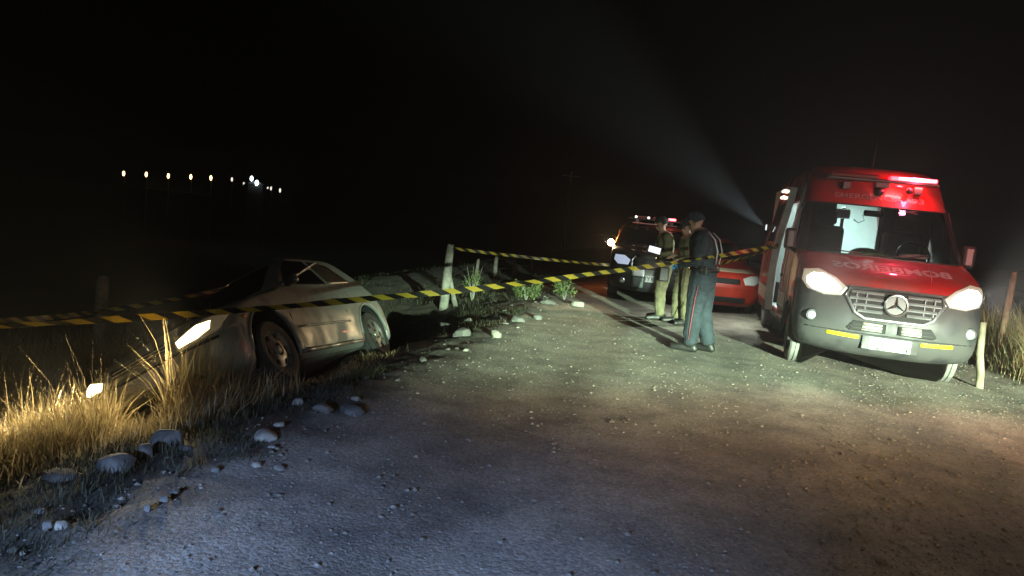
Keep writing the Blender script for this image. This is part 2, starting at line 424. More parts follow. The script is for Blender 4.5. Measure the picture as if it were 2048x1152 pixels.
def patch(bv, outline, direction, off, name, m, parent, cuts=3, thick=0.006, start=None):
    """polygon given in the two axes across `direction`, laid onto the shell by ray casting"""
    bm = bmesh.new(); d = Vector(direction)
    ax = 'y' if abs(d.y) > .5 else ('x' if abs(d.x) > .5 else 'z')
    far = start if start is not None else 8.0
    def P(a, b):
        return Vector((a, -d.y * far, b)) if ax == 'y' else (Vector((-d.x * far, a, b)) if ax == 'x' else Vector((a, b, far)))
    vs = [bm.verts.new(P(a, b)) for a, b in outline]; bm.faces.new(vs)
    for _ in range(cuts):
        bmesh.ops.triangulate(bm, faces=bm.faces); bmesh.ops.subdivide_edges(bm, edges=bm.edges, cuts=1, use_grid_fill=True)
    hits = [bv.ray_cast(v.co, d)[:2] for v in bm.verts]
    dep = [(v.co - h[0]).length for v, h in zip(bm.verts, hits) if h[0] is not None]
    mean = sum(dep) / max(1, len(dep))
    for v, h in zip(bm.verts, hits):
        v.co = (h[0] if h[0] is not None else v.co + d * mean) - d * off
    bmesh.ops.recalc_face_normals(bm, faces=bm.faces)
    me = bpy.data.meshes.new(name); bm.to_mesh(me); bm.free(); me.materials.append(m)
    me.polygons.foreach_set('use_smooth', [True] * len(me.polygons))
    o = bpy.data.objects.new(name, me); COL.objects.link(o); o.parent = parent
    s = o.modifiers.new('thickness', 'SOLIDIFY'); s.thickness = thick; s.offset = 0
    return o
def text_mesh(txt, size, width=None, bold=0.0):
    cu = bpy.data.curves.new('lettering', 'FONT'); cu.body = txt; cu.size = size; cu.align_x = 'CENTER'; cu.align_y = 'CENTER'; cu.offset = bold; cu.resolution_u = 3
    o = bpy.data.objects.new('lettering_source', cu); COL.objects.link(o)
    dg = bpy.context.evaluated_depsgraph_get(); me = bpy.data.meshes.new_from_object(o.evaluated_get(dg))
    bpy.data.objects.remove(o); bpy.data.curves.remove(cu)
    if width:
        xs = [v.co.x for v in me.vertices]; k = width / (max(xs) - min(xs)); c = (max(xs) + min(xs)) / 2
        for v in me.vertices: v.co.x = (v.co.x - c) * k
    return me
def text_on(bv, txt, c, size, width, name, m, parent, mirror=False, off=0.006, d=(0, 1, 0), bold=0.0, y=None, zstretch=1.0):
    me = text_mesh(txt, size, width, bold); dv = Vector(d)
    bm = bmesh.new(); bm.from_mesh(me); bmesh.ops.triangulate(bm, faces=bm.faces); bmesh.ops.subdivide_edges(bm, edges=[e for e in bm.edges if e.calc_length() > .05], cuts=2)
    for v in bm.verts:
        a = (-v.co.x if mirror else v.co.x) + c[0]; b_ = v.co.y * zstretch + c[1]
        if bv is not None:
            h = bv.ray_cast(Vector((a, -6, b_)), dv)[0]
            v.co = Vector((a, (h.y if h else 0) - off, b_))
        else: v.co = Vector((a, y, b_))
    bmesh.ops.recalc_face_normals(bm, faces=bm.faces)
    bm.to_mesh(me); bm.free(); me.materials.clear(); me.materials.append(m); me.name = name
    o = bpy.data.objects.new(name, me); COL.objects.link(o); o.parent = parent
    return o
def wheel(parent, x, y, z, R, W, side, tyre_m, rim_m, holes=8, rimr=.62, grooves=3, spokes=False):
    root = bpy.data.objects.new('wheel', None); COL.objects.link(root); root.parent = parent; root.location = (x, y, z)
    h = W / 2; pr = [(R * rimr, -h * .9), (R * .80, -h * 1.02), (R * .93, -h), (R * .975, -h * .9)]
    n = grooves + 1; wd = 1.7 * h / n
    for k in range(n):
        a = -h * .85 + k * wd
        if k: pr += [(R * .965, a - wd * .07), (R * .965, a + wd * .07)]
        pr += [(R, a + wd * .12), (R, a + wd * .88)]
    pr += [(R * .975, h * .9), (R * .93, h), (R * .80, h * 1.02), (R * rimr, h * .9)]
    MB().lathe(pr, axis='x', n=48, closed=True).build('tyre', tyre_m, root, smooth=True, angle=30)
    s = side; rr = R * rimr
    rm = MB(); rm.lathe([(rr * 1.02, s * h * .92), (rr * .97, s * h * .80), (rr * .86, s * h * .55), (rr * .60, s * h * .70), (rr * .34, s * h * .86), (rr * .30, s * h * .55), (0.001, s * h * .55)], axis='x', n=40)
    rm.lathe([(rr * 1.02, -s * h * .9), (rr * .9, -s * h * .6), (rr * .86, s * h * .5)], axis='x', n=40)
    rim = rm.build('rim', rim_m, root, smooth=True, angle=40)
    for k in range(holes):
        t = 2 * math.pi * k / holes; c = (s * h * .645, rr * .70 * math.cos(t), rr * .70 * math.sin(t))
        MB().sphere(c, rr * (.13 if not spokes else .17), 10, 6, sc=(.35, 1, 1)).build('rim_hole', M_dark, rim, smooth=True)
    MB().lathe([(rr * .24, s * h * .56), (rr * .22, s * h * .92), (rr * .12, s * h * .98), (0.001, s * h * .98)], axis='x', n=20).build('hub_cap', rim_m, rim, smooth=True)
    return root

def well(parent, y, z, R, x0, x1):
    vs, fs = [], []; n = 18
    for k in range(n + 1):
        t = math.pi * (-.04 + 1.08 * k / n)
        for x, r in ((x0, .02), (x0, R), (x1, R)): vs.append((x, y + r * math.cos(t), z + r * math.sin(t)))
    for k in range(n):
        for i in range(2): fs.append((k * 3 + i, k * 3 + i + 1, k * 3 + i + 4, k * 3 + i + 3))
    return MB().add(vs, fs).build('wheel_well', M_dark, parent)

# ------------------------------------------------------------------ rescue van
VAN_YAW = rad(13.9)
van = thing('rescue_van', 'red emergency van with grey bumper, blazing headlights and red roof beacon, facing the camera', 'van', (4.284, 8.107, 0.0), -VAN_YAW)
van.location.z = 0.0
VR = [(.30, .16, .50, .80, 5.86, .04), (.345, .06, .46, .92, 5.9, .05), (.45, .00, .42, .965, 5.9, .06), (.62, -.02, .42, .985, 5.9, .06), (.80, -.01, .42, .99, 5.9, .06),
      (.95, .01, .42, .99, 5.9, .06), (1.10, .05, .42, .99, 5.9, .06), (1.20, .11, .42, .985, 5.9, .06), (1.29, .30, .42, .98, 5.9, .06), (1.38, .60, .38, .975, 5.9, .06),
      (1.43, .80, .34, .97, 5.9, .06), (1.50, .87, .33, .96, 5.9, .06), (1.75, 1.11, .33, .925, 5.9, .06), (2.0, 1.35, .34, .885, 5.9, .07), (2.09, 1.44, .34, .87, 5.9, .07),
      (2.22, 1.53, .37, .855, 5.9, .08), (2.42, 1.68, .42, .835, 5.88, .10), (2.55, 1.86, .44, .80, 5.86, .12), (2.64, 2.14, .42, .72, 5.8, .16), (2.675, 2.5, .3, .52, 5.6, .2)]
G, sg = shell(VR, nf=28, ns=60, nr=10, sub=4)
V, F = shell_faces(G, sg, [(1.0, .36, .43), (4.66, .36, .43)])
vbv = bvh_of(V, F)
# open side doorway on the near side
DOOR = (2.35, 3.45, .5, 2.12)
def van_cls(s, c, q):
    if s == 'front' or (s in ('left', 'right') and c.y < .62):
        if c.z < 1.10: return 'bumper'
        if c.z < 1.44: return 'hood'
        if c.z < 2.085:
            w = .97 - (c.z - 1.43) * .15
            return 'windshield' if abs(c.x) < w - .075 else ('pillar' if c.x < 0 else 'pillar#2')
        return 'roof_brow'
    if s == 'left' and DOOR[0] < c.y < DOOR[1] and DOOR[2] < c.z < DOOR[3]: return None
    if s == 'bottom': return 'floor_pan'
    if s in ('left', 'right') and c.z < .42: return 'sill'
    return 'body'
vo = split_build(V, F, van_cls, {'bumper': M_plastic, 'hood': M_red, 'windshield': glass('windshield_glass'), 'pillar': M_black, 'roof_brow': M_red, 'body': M_red, 'sill': M_plastic, 'floor_pan': M_dark}, van)
sd = vo['body'].modifiers.new('thickness', 'SOLIDIFY'); sd.thickness = 0.04; sd.offset = -1
D_ = (0, 1, 0)
# headlights
for s in (-1, 1):
    out = [(s * .50, 1.06), (s * .56, .97), (s * .74, .955), (s * .90, 1.0), (s * .96, 1.09), (s * .945, 1.21), (s * .80, 1.235), (s * .62, 1.16)]
    hl = patch(vbv, out, D_, .012, 'headlight', M_lenswarm, van, 3, .02)
    core = patch(vbv, [(s * .575, 1.055), (s * .62, 1.0), (s * .74, .982), (s * .86, 1.01), (s * .915, 1.07), (s * .915, 1.14), (s * .86, 1.185), (s * .76, 1.19), (s * .66, 1.14)], D_, .028, 'lamp_glow', M_hl_van, hl, 3, .008)
    lamp('high_beam', 'SPOT', (s * .78, -.10, 1.10), 3000, (1.0, .93, .80), aim=(s * .78 - .6, -6, 1.75), size=27, blend=.5, radius=.07, parent=van)
    lamp('headlight_beam', 'SPOT', (s * .78, -.08, 1.08), 60, (1.0, .88, .68), aim=(s * .78 - .3, -6, -.6), size=95, blend=.7, radius=.07, parent=van)
# grille
gr = [(-.47, 1.075), (-.51, .98), (-.40, .80), (-.30, .745), (.30, .745), (.40, .80), (.51, .98), (.47, 1.075)]
grille = patch(vbv, gr, D_, .006, 'grille', M_dark, van, 4, .01)
def front_y(x, z, off=0.0):
    h = vbv.ray_cast(Vector((x, -6, z)), Vector(D_))[0]; return (h.y if h else 0) - off
ring = [Vector((x, front_y(x, z, .02), z)) for x, z in gr + [gr[0]]]
MB().tube(ring, .019, 8).build('grille_frame', M_satin, grille, smooth=True)
for z, w in ((1.035, .46), (.965, .47), (.895, .43), (.83, .38)):
    for s in (-1, 1):
        m_ = MB(); xs = [s * (.125 + (w - .125) * k / 5) for k in range(6)]
        for a, b in zip(xs, xs[1:]):
            m_.add([(x, front_y(x, z, .028 - dy) , z + dz) for x in (a, b) for dy, dz in ((0, -.016), (-.012, 0), (0, .016), (.02, 0))], [(0, 1, 5, 4), (1, 2, 6, 5), (2, 3, 7, 6), (3, 0, 4, 7), (0, 3, 2, 1), (4, 5, 6, 7)])
        m_.build('slat', M_satin, grille)
for x in (-.30, .30, -.40, .40):
    MB().box((x, front_y(x, .93, .014), .93), (.012, .02, .22)).build('grille_upright', M_black, grille)
em = MB(); ey = front_y(0, .93, .055)
em.lathe([(.125, ey), (.122, ey - .016), (.108, ey - .018), (.102, ey)], (0, 0, .93), 'y', 40, closed=True)
for k in range(3):
    t = math.pi / 2 + 2 * math.pi * k / 3; d = Vector((math.cos(t), 0, math.sin(t))); p = Vector((-d.z, 0, d.x)); c = Vector((0, ey, .93))
    em.add([c + d * .112, c + p * .024 - d * .010, c - p * .024 - d * .010, c + Vector((0, -.026, 0)), c + d * .112 + Vector((0, -.006, 0))], [(4, 1, 3), (4, 3, 2), (0, 2, 1), (0, 1, 4), (0, 4, 2)])
emb = em.build('star_emblem', M_chrome, grille, smooth=True, angle=25)
MB().lathe([(.101, ey + .004), (.001, ey + .004)], (0, 0, .93), 'y', 32).build('emblem_back', M_black, emb)
# lower intake with radiator showing
for s in (-1, 1):
    it = patch(vbv, [(s * .06, .60), (s * .06, .70), (s * .40, .71), (s * .47, .62), (s * .43, .595)], D_, .004, 'lower_intake', M_dark, van, 3, .008)
    patch(vbv, [(s * .10, .61), (s * .10, .695), (s * .30, .70), (s * .31, .61)], D_, .012, 'radiator_core', M_rad, it, 2, .006)
    for k in range(2):
        MB().tube([(s * (.07 + .36 * t / 6), front_y(s * (.07 + .36 * t / 6), .63 + .04 * k, .02), .63 + .04 * k) for t in range(7)], .006, 6).build('intake_bar', M_plastic, it, smooth=True)
    fp = MB(); fx, fz = s * .83, .70; fy = front_y(fx, fz, .0)
    fp.lathe([(.048, fy - .012), (.042, fy - .028), (.001, fy - .034)], (fx, 0, fz), 'y', 20)
    fp.build('fog_lamp', M_lens, van, smooth=True)
    MB().lathe([(.07, fy + .0), (.062, fy - .02), (.05, fy - .012)], (fx, 0, fz), 'y', 24).build('fog_lamp_bezel', M_black, van, smooth=True)
    st = patch(vbv, [(s * .32, .505), (s * .32, .545), (s * .66, .555), (s * .66, .515)], D_, .005, 'reflective_strip', M_ywstrip, van, 3, .004)
    for k in range(10):
        a = s * (.335 + k * .033)
        patch(vbv, [(a, .507 + k * .001), (a + .010, .543 + k * .001), (a + .014, .543 + k * .001), (a + .004, .507 + k * .001)], D_, .009, 'hatch_mark', M_ink, st, 1, .002)
# plate
pz = .48; py_ = front_y(0, pz, .03)
MB().box((0, py_ + .012, pz), (.58, .02, .155)).build('plate_holder', M_plastic, van, bevel=.006)
pl = MB().box((0, py_ - .002, pz), (.44, .008, .145)).build('license_plate', M_platew, van, bevel=.003)
for a, b in ((-.155, -.08), (-.065, -.005), (.03, .085), (.10, .165)):
    MB().box(((a + b) / 2, py_ - .008, pz + .052), (b - a, .002, .026)).build('plate_band', M_plateb, pl)
text_on(None, 'IQF1C94', (0, pz - .02), .115, .39, 'plate_number', M_ink, pl, y=py_ - .0085, bold=.0035)
text_on(vbv, 'BOMBEIROS', (0.0, 1.312), .20, 1.28, 'hood_lettering', M_letter, van, mirror=True, off=.004, bold=.006, zstretch=.42)
text_on(vbv, 'EMERGÊNCIA', (-.14, 2.20), .105, .80, 'roof_lettering', M_letterdim, van, off=.006, bold=.002, zstretch=.9)
text_on(vbv, '193', (.43, 2.20), .105, .22, 'roof_number', M_letterdim, van, off=.006, bold=.002, zstretch=.9)
# hood crease lines and cowl
for s in (-1, 1):
    MB().tube([(s * (.36 + .1 * k / 6), front_y(s * (.36 + .1 * k / 6), 1.19 + .2 * k / 6, .002), 1.19 + .2 * k / 6) for k in range(7)], .006, 6).build('hood_crease', M_red, vo['hood'], smooth=True)
MB().tube([(x / 10 * .86, front_y(x / 10 * .86, 1.435, .0), 1.435) for x in range(-10, 11)], .016, 6).build('cowl_seal', M_black, van, smooth=True)
MB().tube([(x / 10 * .80, front_y(x / 10 * .80, 2.085, .002), 2.085) for x in range(-10, 11)], .012, 6).build('windshield_header', M_black, van, smooth=True)
MB().tube([(x / 10 * .93, front_y(x / 10 * .93, 1.105, -.012), 1.105) for x in range(-10, 11)], .012, 6).build('hood_gap', M_dark, van, smooth=True)
for s in (-1, 1):
    x0, x1 = s * .10 - .12, s * .10 + .55 * s - .12
    MB().tube([(x0, front_y(x0, 1.46, .02), 1.46), ((x0 + x1) / 2, front_y((x0 + x1) / 2, 1.475, .03), 1.475), (x1, front_y(x1, 1.52, .02), 1.52)], .009, 6).build('wiper', M_black, van, smooth=True)
for s in (-1, 1):
    MB().tube([(s * lerp_tab([(r[0], r[3]) for r in VR], z) * 1.001, .60, z) for k, z in enumerate((.75, .9, 1.05, 1.2, 1.3))], .006, 6).build('fender_gap', M_dark, van, smooth=True)
    MB().tube([(s * lerp_tab([(r[0], r[3]) for r in VR], z) * 1.002, 1.30 + (.0 if z < 1.45 else (z - 1.45) * .55), z) for z in (.5, .8, 1.1, 1.45, 1.8, 2.1)], .007, 6).build('door_gap', M_dark, van, smooth=True)
MB().tube([(x / 10 * .88, front_y(x / 10 * .88, .57, -.004), .57) for x in range(-10, 11)], .008, 6).build('bumper_seam', M_dark, van, smooth=True)
# wheels, arches
for yy in (1.0, 4.66):
    for s in (-1, 1):
        wheel(van, s * .83, yy, .355, .355, .225, s, M_dusty, M_rim, holes=10, grooves=3)
        MB().tube([(s * .985, yy + .435 * math.cos(t), .36 + .435 * math.sin(t)) for t in [math.pi * (-.03 + 1.06 * k / 16) for k in range(17)]], .022, 6).build('wheel_arch', M_plastic, van, smooth=True)
        well(van, yy, .36, .44, s * .50, s * .96)
    MB().tube([(-.8, yy, .33), (.8, yy, .33)], .05, 8).build('axle', M_dark, van)
MB().box((0, 2.9, .40), (1.72, 5.3, .06)).build('underbody', M_dark, van)
# mirrors
for s in (-1, 1):
    mr = MB().box((s * 1.05, 1.26, 1.56), (.15, .10, .28)).build('mirror', M_black, van, bevel=.04)
    MB().box((s * 1.05, 1.318, 1.56), (.11, .008, .23)).build('mirror_glass', M_chrome, mr)
    MB().tube([(s * .96, 1.16, 1.40), (s * 1.04, 1.25, 1.44)], .03, 8).build('mirror_arm', M_black, mr, smooth=True)
# side windows, stripes
for s, dx in ((-1, (1, 0, 0)), (1, (-1, 0, 0))):
    patch(vbv, [(1.28, 1.48), (1.95, 1.48), (1.95, 2.05), (1.66, 2.05)], dx, .006, 'side_window', M_darkglass, van, 3, .006)
    if s == 1: patch(vbv, [(2.4, 1.5), (3.5, 1.5), (3.5, 2.06), (2.4, 2.06)], dx, .006, 'side_window', M_darkglass, van, 3, .006)
    patch(vbv, [(3.75, 1.5), (5.5, 1.5), (5.5, 2.06), (3.75, 2.06)], dx, .006, 'side_window', M_darkglass, van, 3, .006)
    patch(vbv, [(1.50, .62), (2.28, .62), (2.28, .82), (1.50, .82)], dx, .005, 'white_stripe', M_wstripe, van, 3, .003)
    patch(vbv, [(1.99, 1.62), (2.20, 1.62), (2.20, 2.36), (2.02, 2.36)], dx, .005, 'white_panel', M_wstripe, van, 3, .003)
    patch(vbv, [(1.92, .86), (2.0, .86), (2.02, 1.40), (1.95, 1.40)], dx, .005, 'white_panel', M_wstripe, van, 3, .003)
    patch(vbv, [(2.0, 1.02), (2.14, 1.02), (2.14, 1.06), (2.0, 1.06)], dx, .02, 'door_handle', M_black, van, 1, .02)
# sliding door, slid open to the rear
zs = [.48, .8, 1.1, 1.45, 1.8, 2.1, 2.32]
def hw(z): return lerp_tab([(r[0], r[3]) for r in VR], z)
dm = MB(); y0, y1 = 2.55, 3.85; rows_ = []
for z in zs:
    xo, xi = -(hw(z) + .15), -(hw(z) + .07); rows_.append([(xo, y0, z), (xo, y1, z), (xi, y1, z), (xi, y0, z)])
vs = [p for r in rows_ for p in r]; fs = []
for j in range(len(zs) - 1):
    for k in range(3): fs.append((j * 4 + k, j * 4 + k + 1, j * 4 + 4 + k + 1, j * 4 + 4 + k))
fs += [(0, 1, 2, 3), tuple(len(vs) - 4 + k for k in range(4))]
sdoor = dm.add(vs, fs).build('sliding_door', M_red, van)
ed = MB(); vs = [p for r in rows_ for p in ((r[0][0] - .004, y0 - .002, r[0][2]), (r[3][0] + .014, y0 - .002, r[3][2]))]
ed.add(vs, [(2 * j, 2 * j + 1, 2 * j + 3, 2 * j + 2) for j in range(len(zs) - 1)]).build('door_edge', M_white, sdoor).modifiers.new('thickness', 'SOLIDIFY').thickness = .02
for z in (.78, 1.34, 2.0): MB().box((-(hw(z) + .105), y0 - .008, z), (.045, .02, .08)).build('door_latch', M_black, sdoor, bevel=.008)
MB().add([(-(hw(z) + .156), y, z) for z in (1.5, 2.08) for y in (2.75, 3.65)], [(0, 1, 3, 2)]).build('door_window', M_darkglass, sdoor)
MB().add([(-(hw(z) + .154), y, z) for z in (.62, .82) for y in (2.56, 3.84)], [(0, 1, 3, 2)]).build('door_stripe', M_wstripe, sdoor)
M_sidebar = emis('side_marker_glow', (1.0, .80, .62), 5)
for z in (2.19, 2.29):
    MB().box((-(hw(z) + .175), 3.1, z), (.04, .36, .032)).build('side_marker_lamp', M_sidebar, sdoor, bevel=.008)
# roof beacon bar
by = 1.57; bz = 2.425
bar = MB().box((0, by, bz), (1.34, .16, .045)).build('beacon_bar', M_black, van, bevel=.015)
bar.rotation_euler = (0, 0, 0)
MB().box((.36, by - .02, bz + .045), (.56, .14, .055)).build('red_beacon', M_redlamp, bar, bevel=.015)
MB().box((.40, by - .094, bz + .045), (.44, .006, .03)).build('red_beacon_core', M_redhot, bar)
MB().box((-.34, by, bz + .045), (.58, .15, .05)).build('beacon_lens', M_redlens, bar, bevel=.015)
MB().box((.0, by - .02, bz - .055), (.17, .16, .07)).build('siren_box', M_black, bar, bevel=.01)
for x in (-.42, .44):
    MB().box((x, by - .0, bz - .09), (.10, .10, .10)).build('bar_bracket', M_black, bar, bevel=.01)
MB().lathe([(.001, by - .10), (.055, by - .09), (.06, by - .03), (.03, by)], (-.02, 0, bz - .14), 'y', 16).build('siren_horn', M_black, bar, smooth=True)
MB().sphere((.33, by - .05, bz - .10), .045, 10, 8).build('bar_knob', M_black, bar, smooth=True)
lamp('beacon_light', 'POINT', (.40, by - .14, bz + .06), 45, (1.0, .05, .10), radius=.05, parent=van)
lamp('beacon_under', 'AREA', (.22, by - .06, bz - .035), 26, (1.0, .07, .07), aim=(.22, by + .25, bz - .22), radius=(.62, .06), parent=van)
lamp('beacon_top', 'POINT', (.30, by + .06, bz + .13), 16, (1.0, .06, .08), radius=.04, parent=van)
MB().tube([(.05, 2.5, 2.66), (.06, 2.52, 2.88), (.075, 2.55, 3.06)], [.010, .006, .003], 6).build('antenna', M_black, van, smooth=True)
# cab interior
cab = MB().box((0, 1.25, 1.28), (1.7, .62, .24)).build('dashboard', M_black, van, bevel=.08)
for x in (-.50, .50):
    st = MB().box((x, 1.95, 1.05), (.52, .52, .16)).build('seat', M_seat, van, bevel=.05)
    MB().box((x, 2.20, 1.45), (.50, .14, .72)).build('seat_back', M_seat, st, bevel=.06)
    MB().box((x, 2.19, 1.92), (.27, .11, .20)).build('headrest', M_seat, st, bevel=.04)
sw = MB(); sw.tube([(.50 + .19 * math.cos(t), 1.52 + .09 * math.sin(t), 1.50 + .17 * math.sin(t)) for t in [2 * math.pi * k / 24 for k in range(25)]], .017, 8)
sw.box((.5, 1.53, 1.5), (.36, .03, .05)); sw.build('steering_wheel', M_black, van, smooth=True, angle=40)
# partition with opening into the lit treatment cabin
pa = MB()
pa.box((-.62, 2.33, 1.5), (.50, .03, 1.9)); pa.box((.55, 2.33, 1.5), (.66, .03, 1.9)); pa.box((-.075, 2.33, .97), (.59, .03, .90)); pa.box((-.075, 2.33, 2.29), (.59, .03, .30))
pa.build('partition', M_black, van)
M_cabin = mat('cabin_lining', (.62, .72, .70), .5, var=.06)
M_cab2 = mat('cabin_cupboard', (.50, .66, .66), .35, var=.08)
cb = MB(); cb.box((.92, 3.9, 1.45), (.02, 3.0, 1.9)); cb.box((0, 5.4, 1.45), (1.8, .02, 1.9)); cb.box((0, 3.9, 2.42), (1.5, 3.0, .02)); cb.box((0, 3.9, .46), (1.8, 3.0, .02)); cb.box((-.92, 4.5, 1.45), (.02, 1.8, 1.9))
cb.build('cabin_lining', M_cabin, van)
MB().box((-.42, 4.3, 1.35), (.40, .9, 1.7)).build('cupboard', M_cab2, van, bevel=.01)
for k in range(4): MB().box((-.53 + k * .075, 3.80, 1.65), (.045, .03, .42)).build('cupboard_rail', M_white, van, bevel=.006)
MB().box((-.16, 3.0, 1.75), (.05, .05, .75)).build('grab_pole', M_chrome, van, bevel=.01)
MB().box((-.28, 2.45, 2.0), (.24, .08, .14)).build('monitor', M_white, van, bevel=.02)
MB().box((.215, 2.29, 1.78), (.045, .02, .74)).build('partition_trim', M_white, van, bevel=.005)
MB().box((.55, 4.2, 1.0), (.5, 1.4, .5)).build('bench', M_cab2, van, bevel=.03)
gb = MB(); gb.sphere((-.12, 1.22, 1.45), .17, 14, 8, sc=(1.25, .7, .55)); gb.sphere((.06, 1.22, 1.43), .12, 12, 8, sc=(1.2, .7, .5))
gb.build('green_bag', mat('green_cloth', (.10, .16, .05), .9, var=.4, bump=.6, bscale=14), van, smooth=True)
MB().box((-.03, 1.62, 2.0), (.24, .04, .08)).build('rear_view_mirror', M_black, van, bevel=.02)
MB().tube([(-.16, 1.60, 1.97), (-.13, 1.60, 1.90), (-.20, 1.60, 1.86), (-.26, 1.60, 1.90)], .006, 6).build('hanging_cord', M_black, van, smooth=True)
M_tube = emis('cabin_lamp_glow', (.85, 1.0, .97), 9)
for x in (-.4, .4): MB().box((x, 3.8, 2.40), (.10, 1.6, .02)).build('cabin_lamp', M_tube, van)
lamp('cabin_light', 'AREA', (0, 3.7, 2.38), 95, (.82, 1.0, .96), aim=(0, 3.7, 0), radius=(1.0, 1.8), parent=van)
# made-up lamp added behind the sliding door; its beam imitates a streak of glare
fl = MB().box((-1.10, 3.95, 1.72), (.08, .16, .12)).build('added_side_lamp', M_black, van, bevel=.015)
MB().box((-1.145, 3.95, 1.72), (.012, .13, .09)).build('added_lamp_lens', emis('added_lamp_glow', (.85, .95, 1.0), 1.2), fl)
BEAM = lamp('glare_streak_beam', 'SPOT', (-1.20, 3.95, 1.74), 11500, (.78, .93, 1.0), aim=(-9.0, 5.6, 7.6), size=40, blend=.95, radius=.04, parent=van)
lamp('added_spill', 'SPOT', (-1.20, 3.95, 1.70), 240, (.86, 1.0, .88), aim=(-3.2, 4.6, 0), size=155, blend=.8, radius=.06, parent=van)  # second light added at the made-up lamp, brightens the ground and red car
van.rotation_euler = (0, rad(.3), -VAN_YAW)

# ------------------------------------------------------------------ silver hatchback rolled into the ditch
car = thing('crashed_car', 'dirty silver hatchback tilted into the roadside ditch with its headlights on', 'car')
_y, _p, _r = .203395, -.076890, -.591609
Rz = Matrix(((math.cos(_y), math.sin(_y), 0), (-math.sin(_y), math.cos(_y), 0), (0, 0, 1)))
Rx = Matrix(((1, 0, 0), (0, math.cos(_p), -math.sin(_p)), (0, math.sin(_p), math.cos(_p))))
Ry = Matrix(((math.cos(_r), 0, math.sin(_r)), (0, 1, 0), (-math.sin(_r), 0, math.cos(_r))))
CARM = (Matrix.Translation((-2.666, 5.704, -.504)) @ (Rz @ Rx @ Ry).to_4x4())
car.matrix_world = CARM
CRW = [(.17, .16, .30, .66, 3.60, .16), (.22, .07, .32, .74, 3.66, .18), (.34, .00, .34, .775, 3.70, .22), (.48, -.03, .34, .79, 3.72, .24), (.60, .01, .34, .795, 3.72, .24), (.68, .06, .36, .79, 3.71, .24),
       (.76, .20, .38, .78, 3.70, .24), (.83, .52, .36, .765, 3.69, .24), (.88, .88, .30, .75, 3.67, .24), (.92, 1.08, .26, .735, 3.66, .24), (.98, 1.18, .25, .715, 3.64, .24), (1.12, 1.42, .25, .66, 3.56, .24), (1.26, 1.66, .26, .605, 3.46, .26),
       (1.35, 1.83, .28, .565, 3.37, .28), (1.40, 1.98, .30, .52, 3.26, .30), (1.43, 2.2, .28, .42, 3.10, .28), (1.44, 2.4, .2, .28, 2.9, .2)]
def dent(p):
    q = p.copy(); n = noise.noise(p * 1.7)
    if p.z > .5: q.x *= 1 + .012 * n
    if p.y < .6 and p.z > .3: q.y += .03 * max(0, noise.noise(p * 2.6 + Vector((3, 0, 0))))
    return q
G, sg = shell(CRW, nf=24, ns=50, nr=18, sub=4, deform=dent)
V, F = shell_faces(G, sg, [(.78, .31, .39), (3.05, .31, .36)])
cbv = bvh_of(V, F)
co = split_build(V, F, lambda s, c, q: ('bumper' if (s == 'front' and c.z < .54) else 'body'), {'bumper': M_silver, 'body': M_silver}, car)
m_ = co['body'].modifiers.new('thickness', 'SOLIDIFY'); m_.thickness = .03; m_.offset = -1
# glazing
ws = patch(cbv, [(-.60, .96), (.60, .96), (.58, 1.05), (.48, 1.33), (-.48, 1.33), (-.58, 1.05)], D_, .006, 'windshield', M_darkglass, car, 4, .006)
X_ = (-1, 0, 0)
for s, dx in ((1, (-1, 0, 0)), (-1, (1, 0, 0))):
    patch(cbv, [(1.50, .97), (2.42, .97), (2.40, 1.33), (2.02, 1.335), (1.80, 1.22)], dx, .006, 'side_window', M_darkglass, car, 3, .006)
    patch(cbv, [(2.50, .98), (3.10, 1.0), (2.92, 1.28), (2.50, 1.33)], dx, .006, 'rear_side_window', mat('dusty_side_glass', (.06, .045, .032), .35, var=.3), car, 3, .006)
patch(cbv, [(-.50, 1.0), (.50, 1.0), (.42, 1.32), (-.42, 1.32)], (0, -1, 0), .006, 'rear_window', M_darkglass, car, 3, .006)
# reflection across the side window, put in as a pale strip
M_glint = mat('pale_glint', (.75, .75, .70), .3, .3, dirt=(.05, .045, .04), vscale=4.0)
# panel gaps, mouldings, handle on the visible flank
def side_pt(y, z, off, s=1):
    h = cbv.ray_cast(Vector((s * 6, y, z)), Vector((-s, 0, 0)))[0]; return Vector(((h.x if h else s * .78) + s * off, y, z))
glint = MB().tube([side_pt(1.42 + 1.3 * k / 8, .955 + .375 * k / 8, .012) for k in range(9)], .013, 6).build('window_glint', M_glint, car, smooth=True)
for s in (1, -1):
    door = MB().tube([side_pt(y, z, -.002, s) for y, z in ((1.22, .90), (1.20, .6), (1.26, .26), (1.8, .25), (2.38, .26), (2.46, .6), (2.46, .94))], .007, 6).build('door_gap', M_dark, car, smooth=True)
    sm = MB()
    pts = [side_pt(1.28 + k * .145, .475, .006, s) for k in range(9)]; sm.tube(pts, .012, 6)
    sm.build('side_crease', M_silver, car, smooth=True)
    MB().tube([side_pt(1.20 + k * .143, .235, .004, s) for k in range(11)], .022, 8).build('sill_moulding', mat('scuffed_sill', (.50, .50, .47), .3, .5, dirt=(.16, .14, .11), vscale=5), car, smooth=True)
    hd = side_pt(2.30, .74, .012, s); MB().box(hd, (.03, .16, .035)).build('door_handle', M_black, car, bevel=.01)
    mp_ = side_pt(1.50, .98, .09, s); MB().box(mp_, (.15, .09, .11)).build('side_mirror', M_black, car, bevel=.03)
    ind = side_pt(.42, .62, .004, s); MB().sphere(ind, .028, 8, 6, sc=(.3, 1.4, .7)).build('side_indicator', mat('amber_lens', (.4, .12, .01), .3), car, smooth=True)
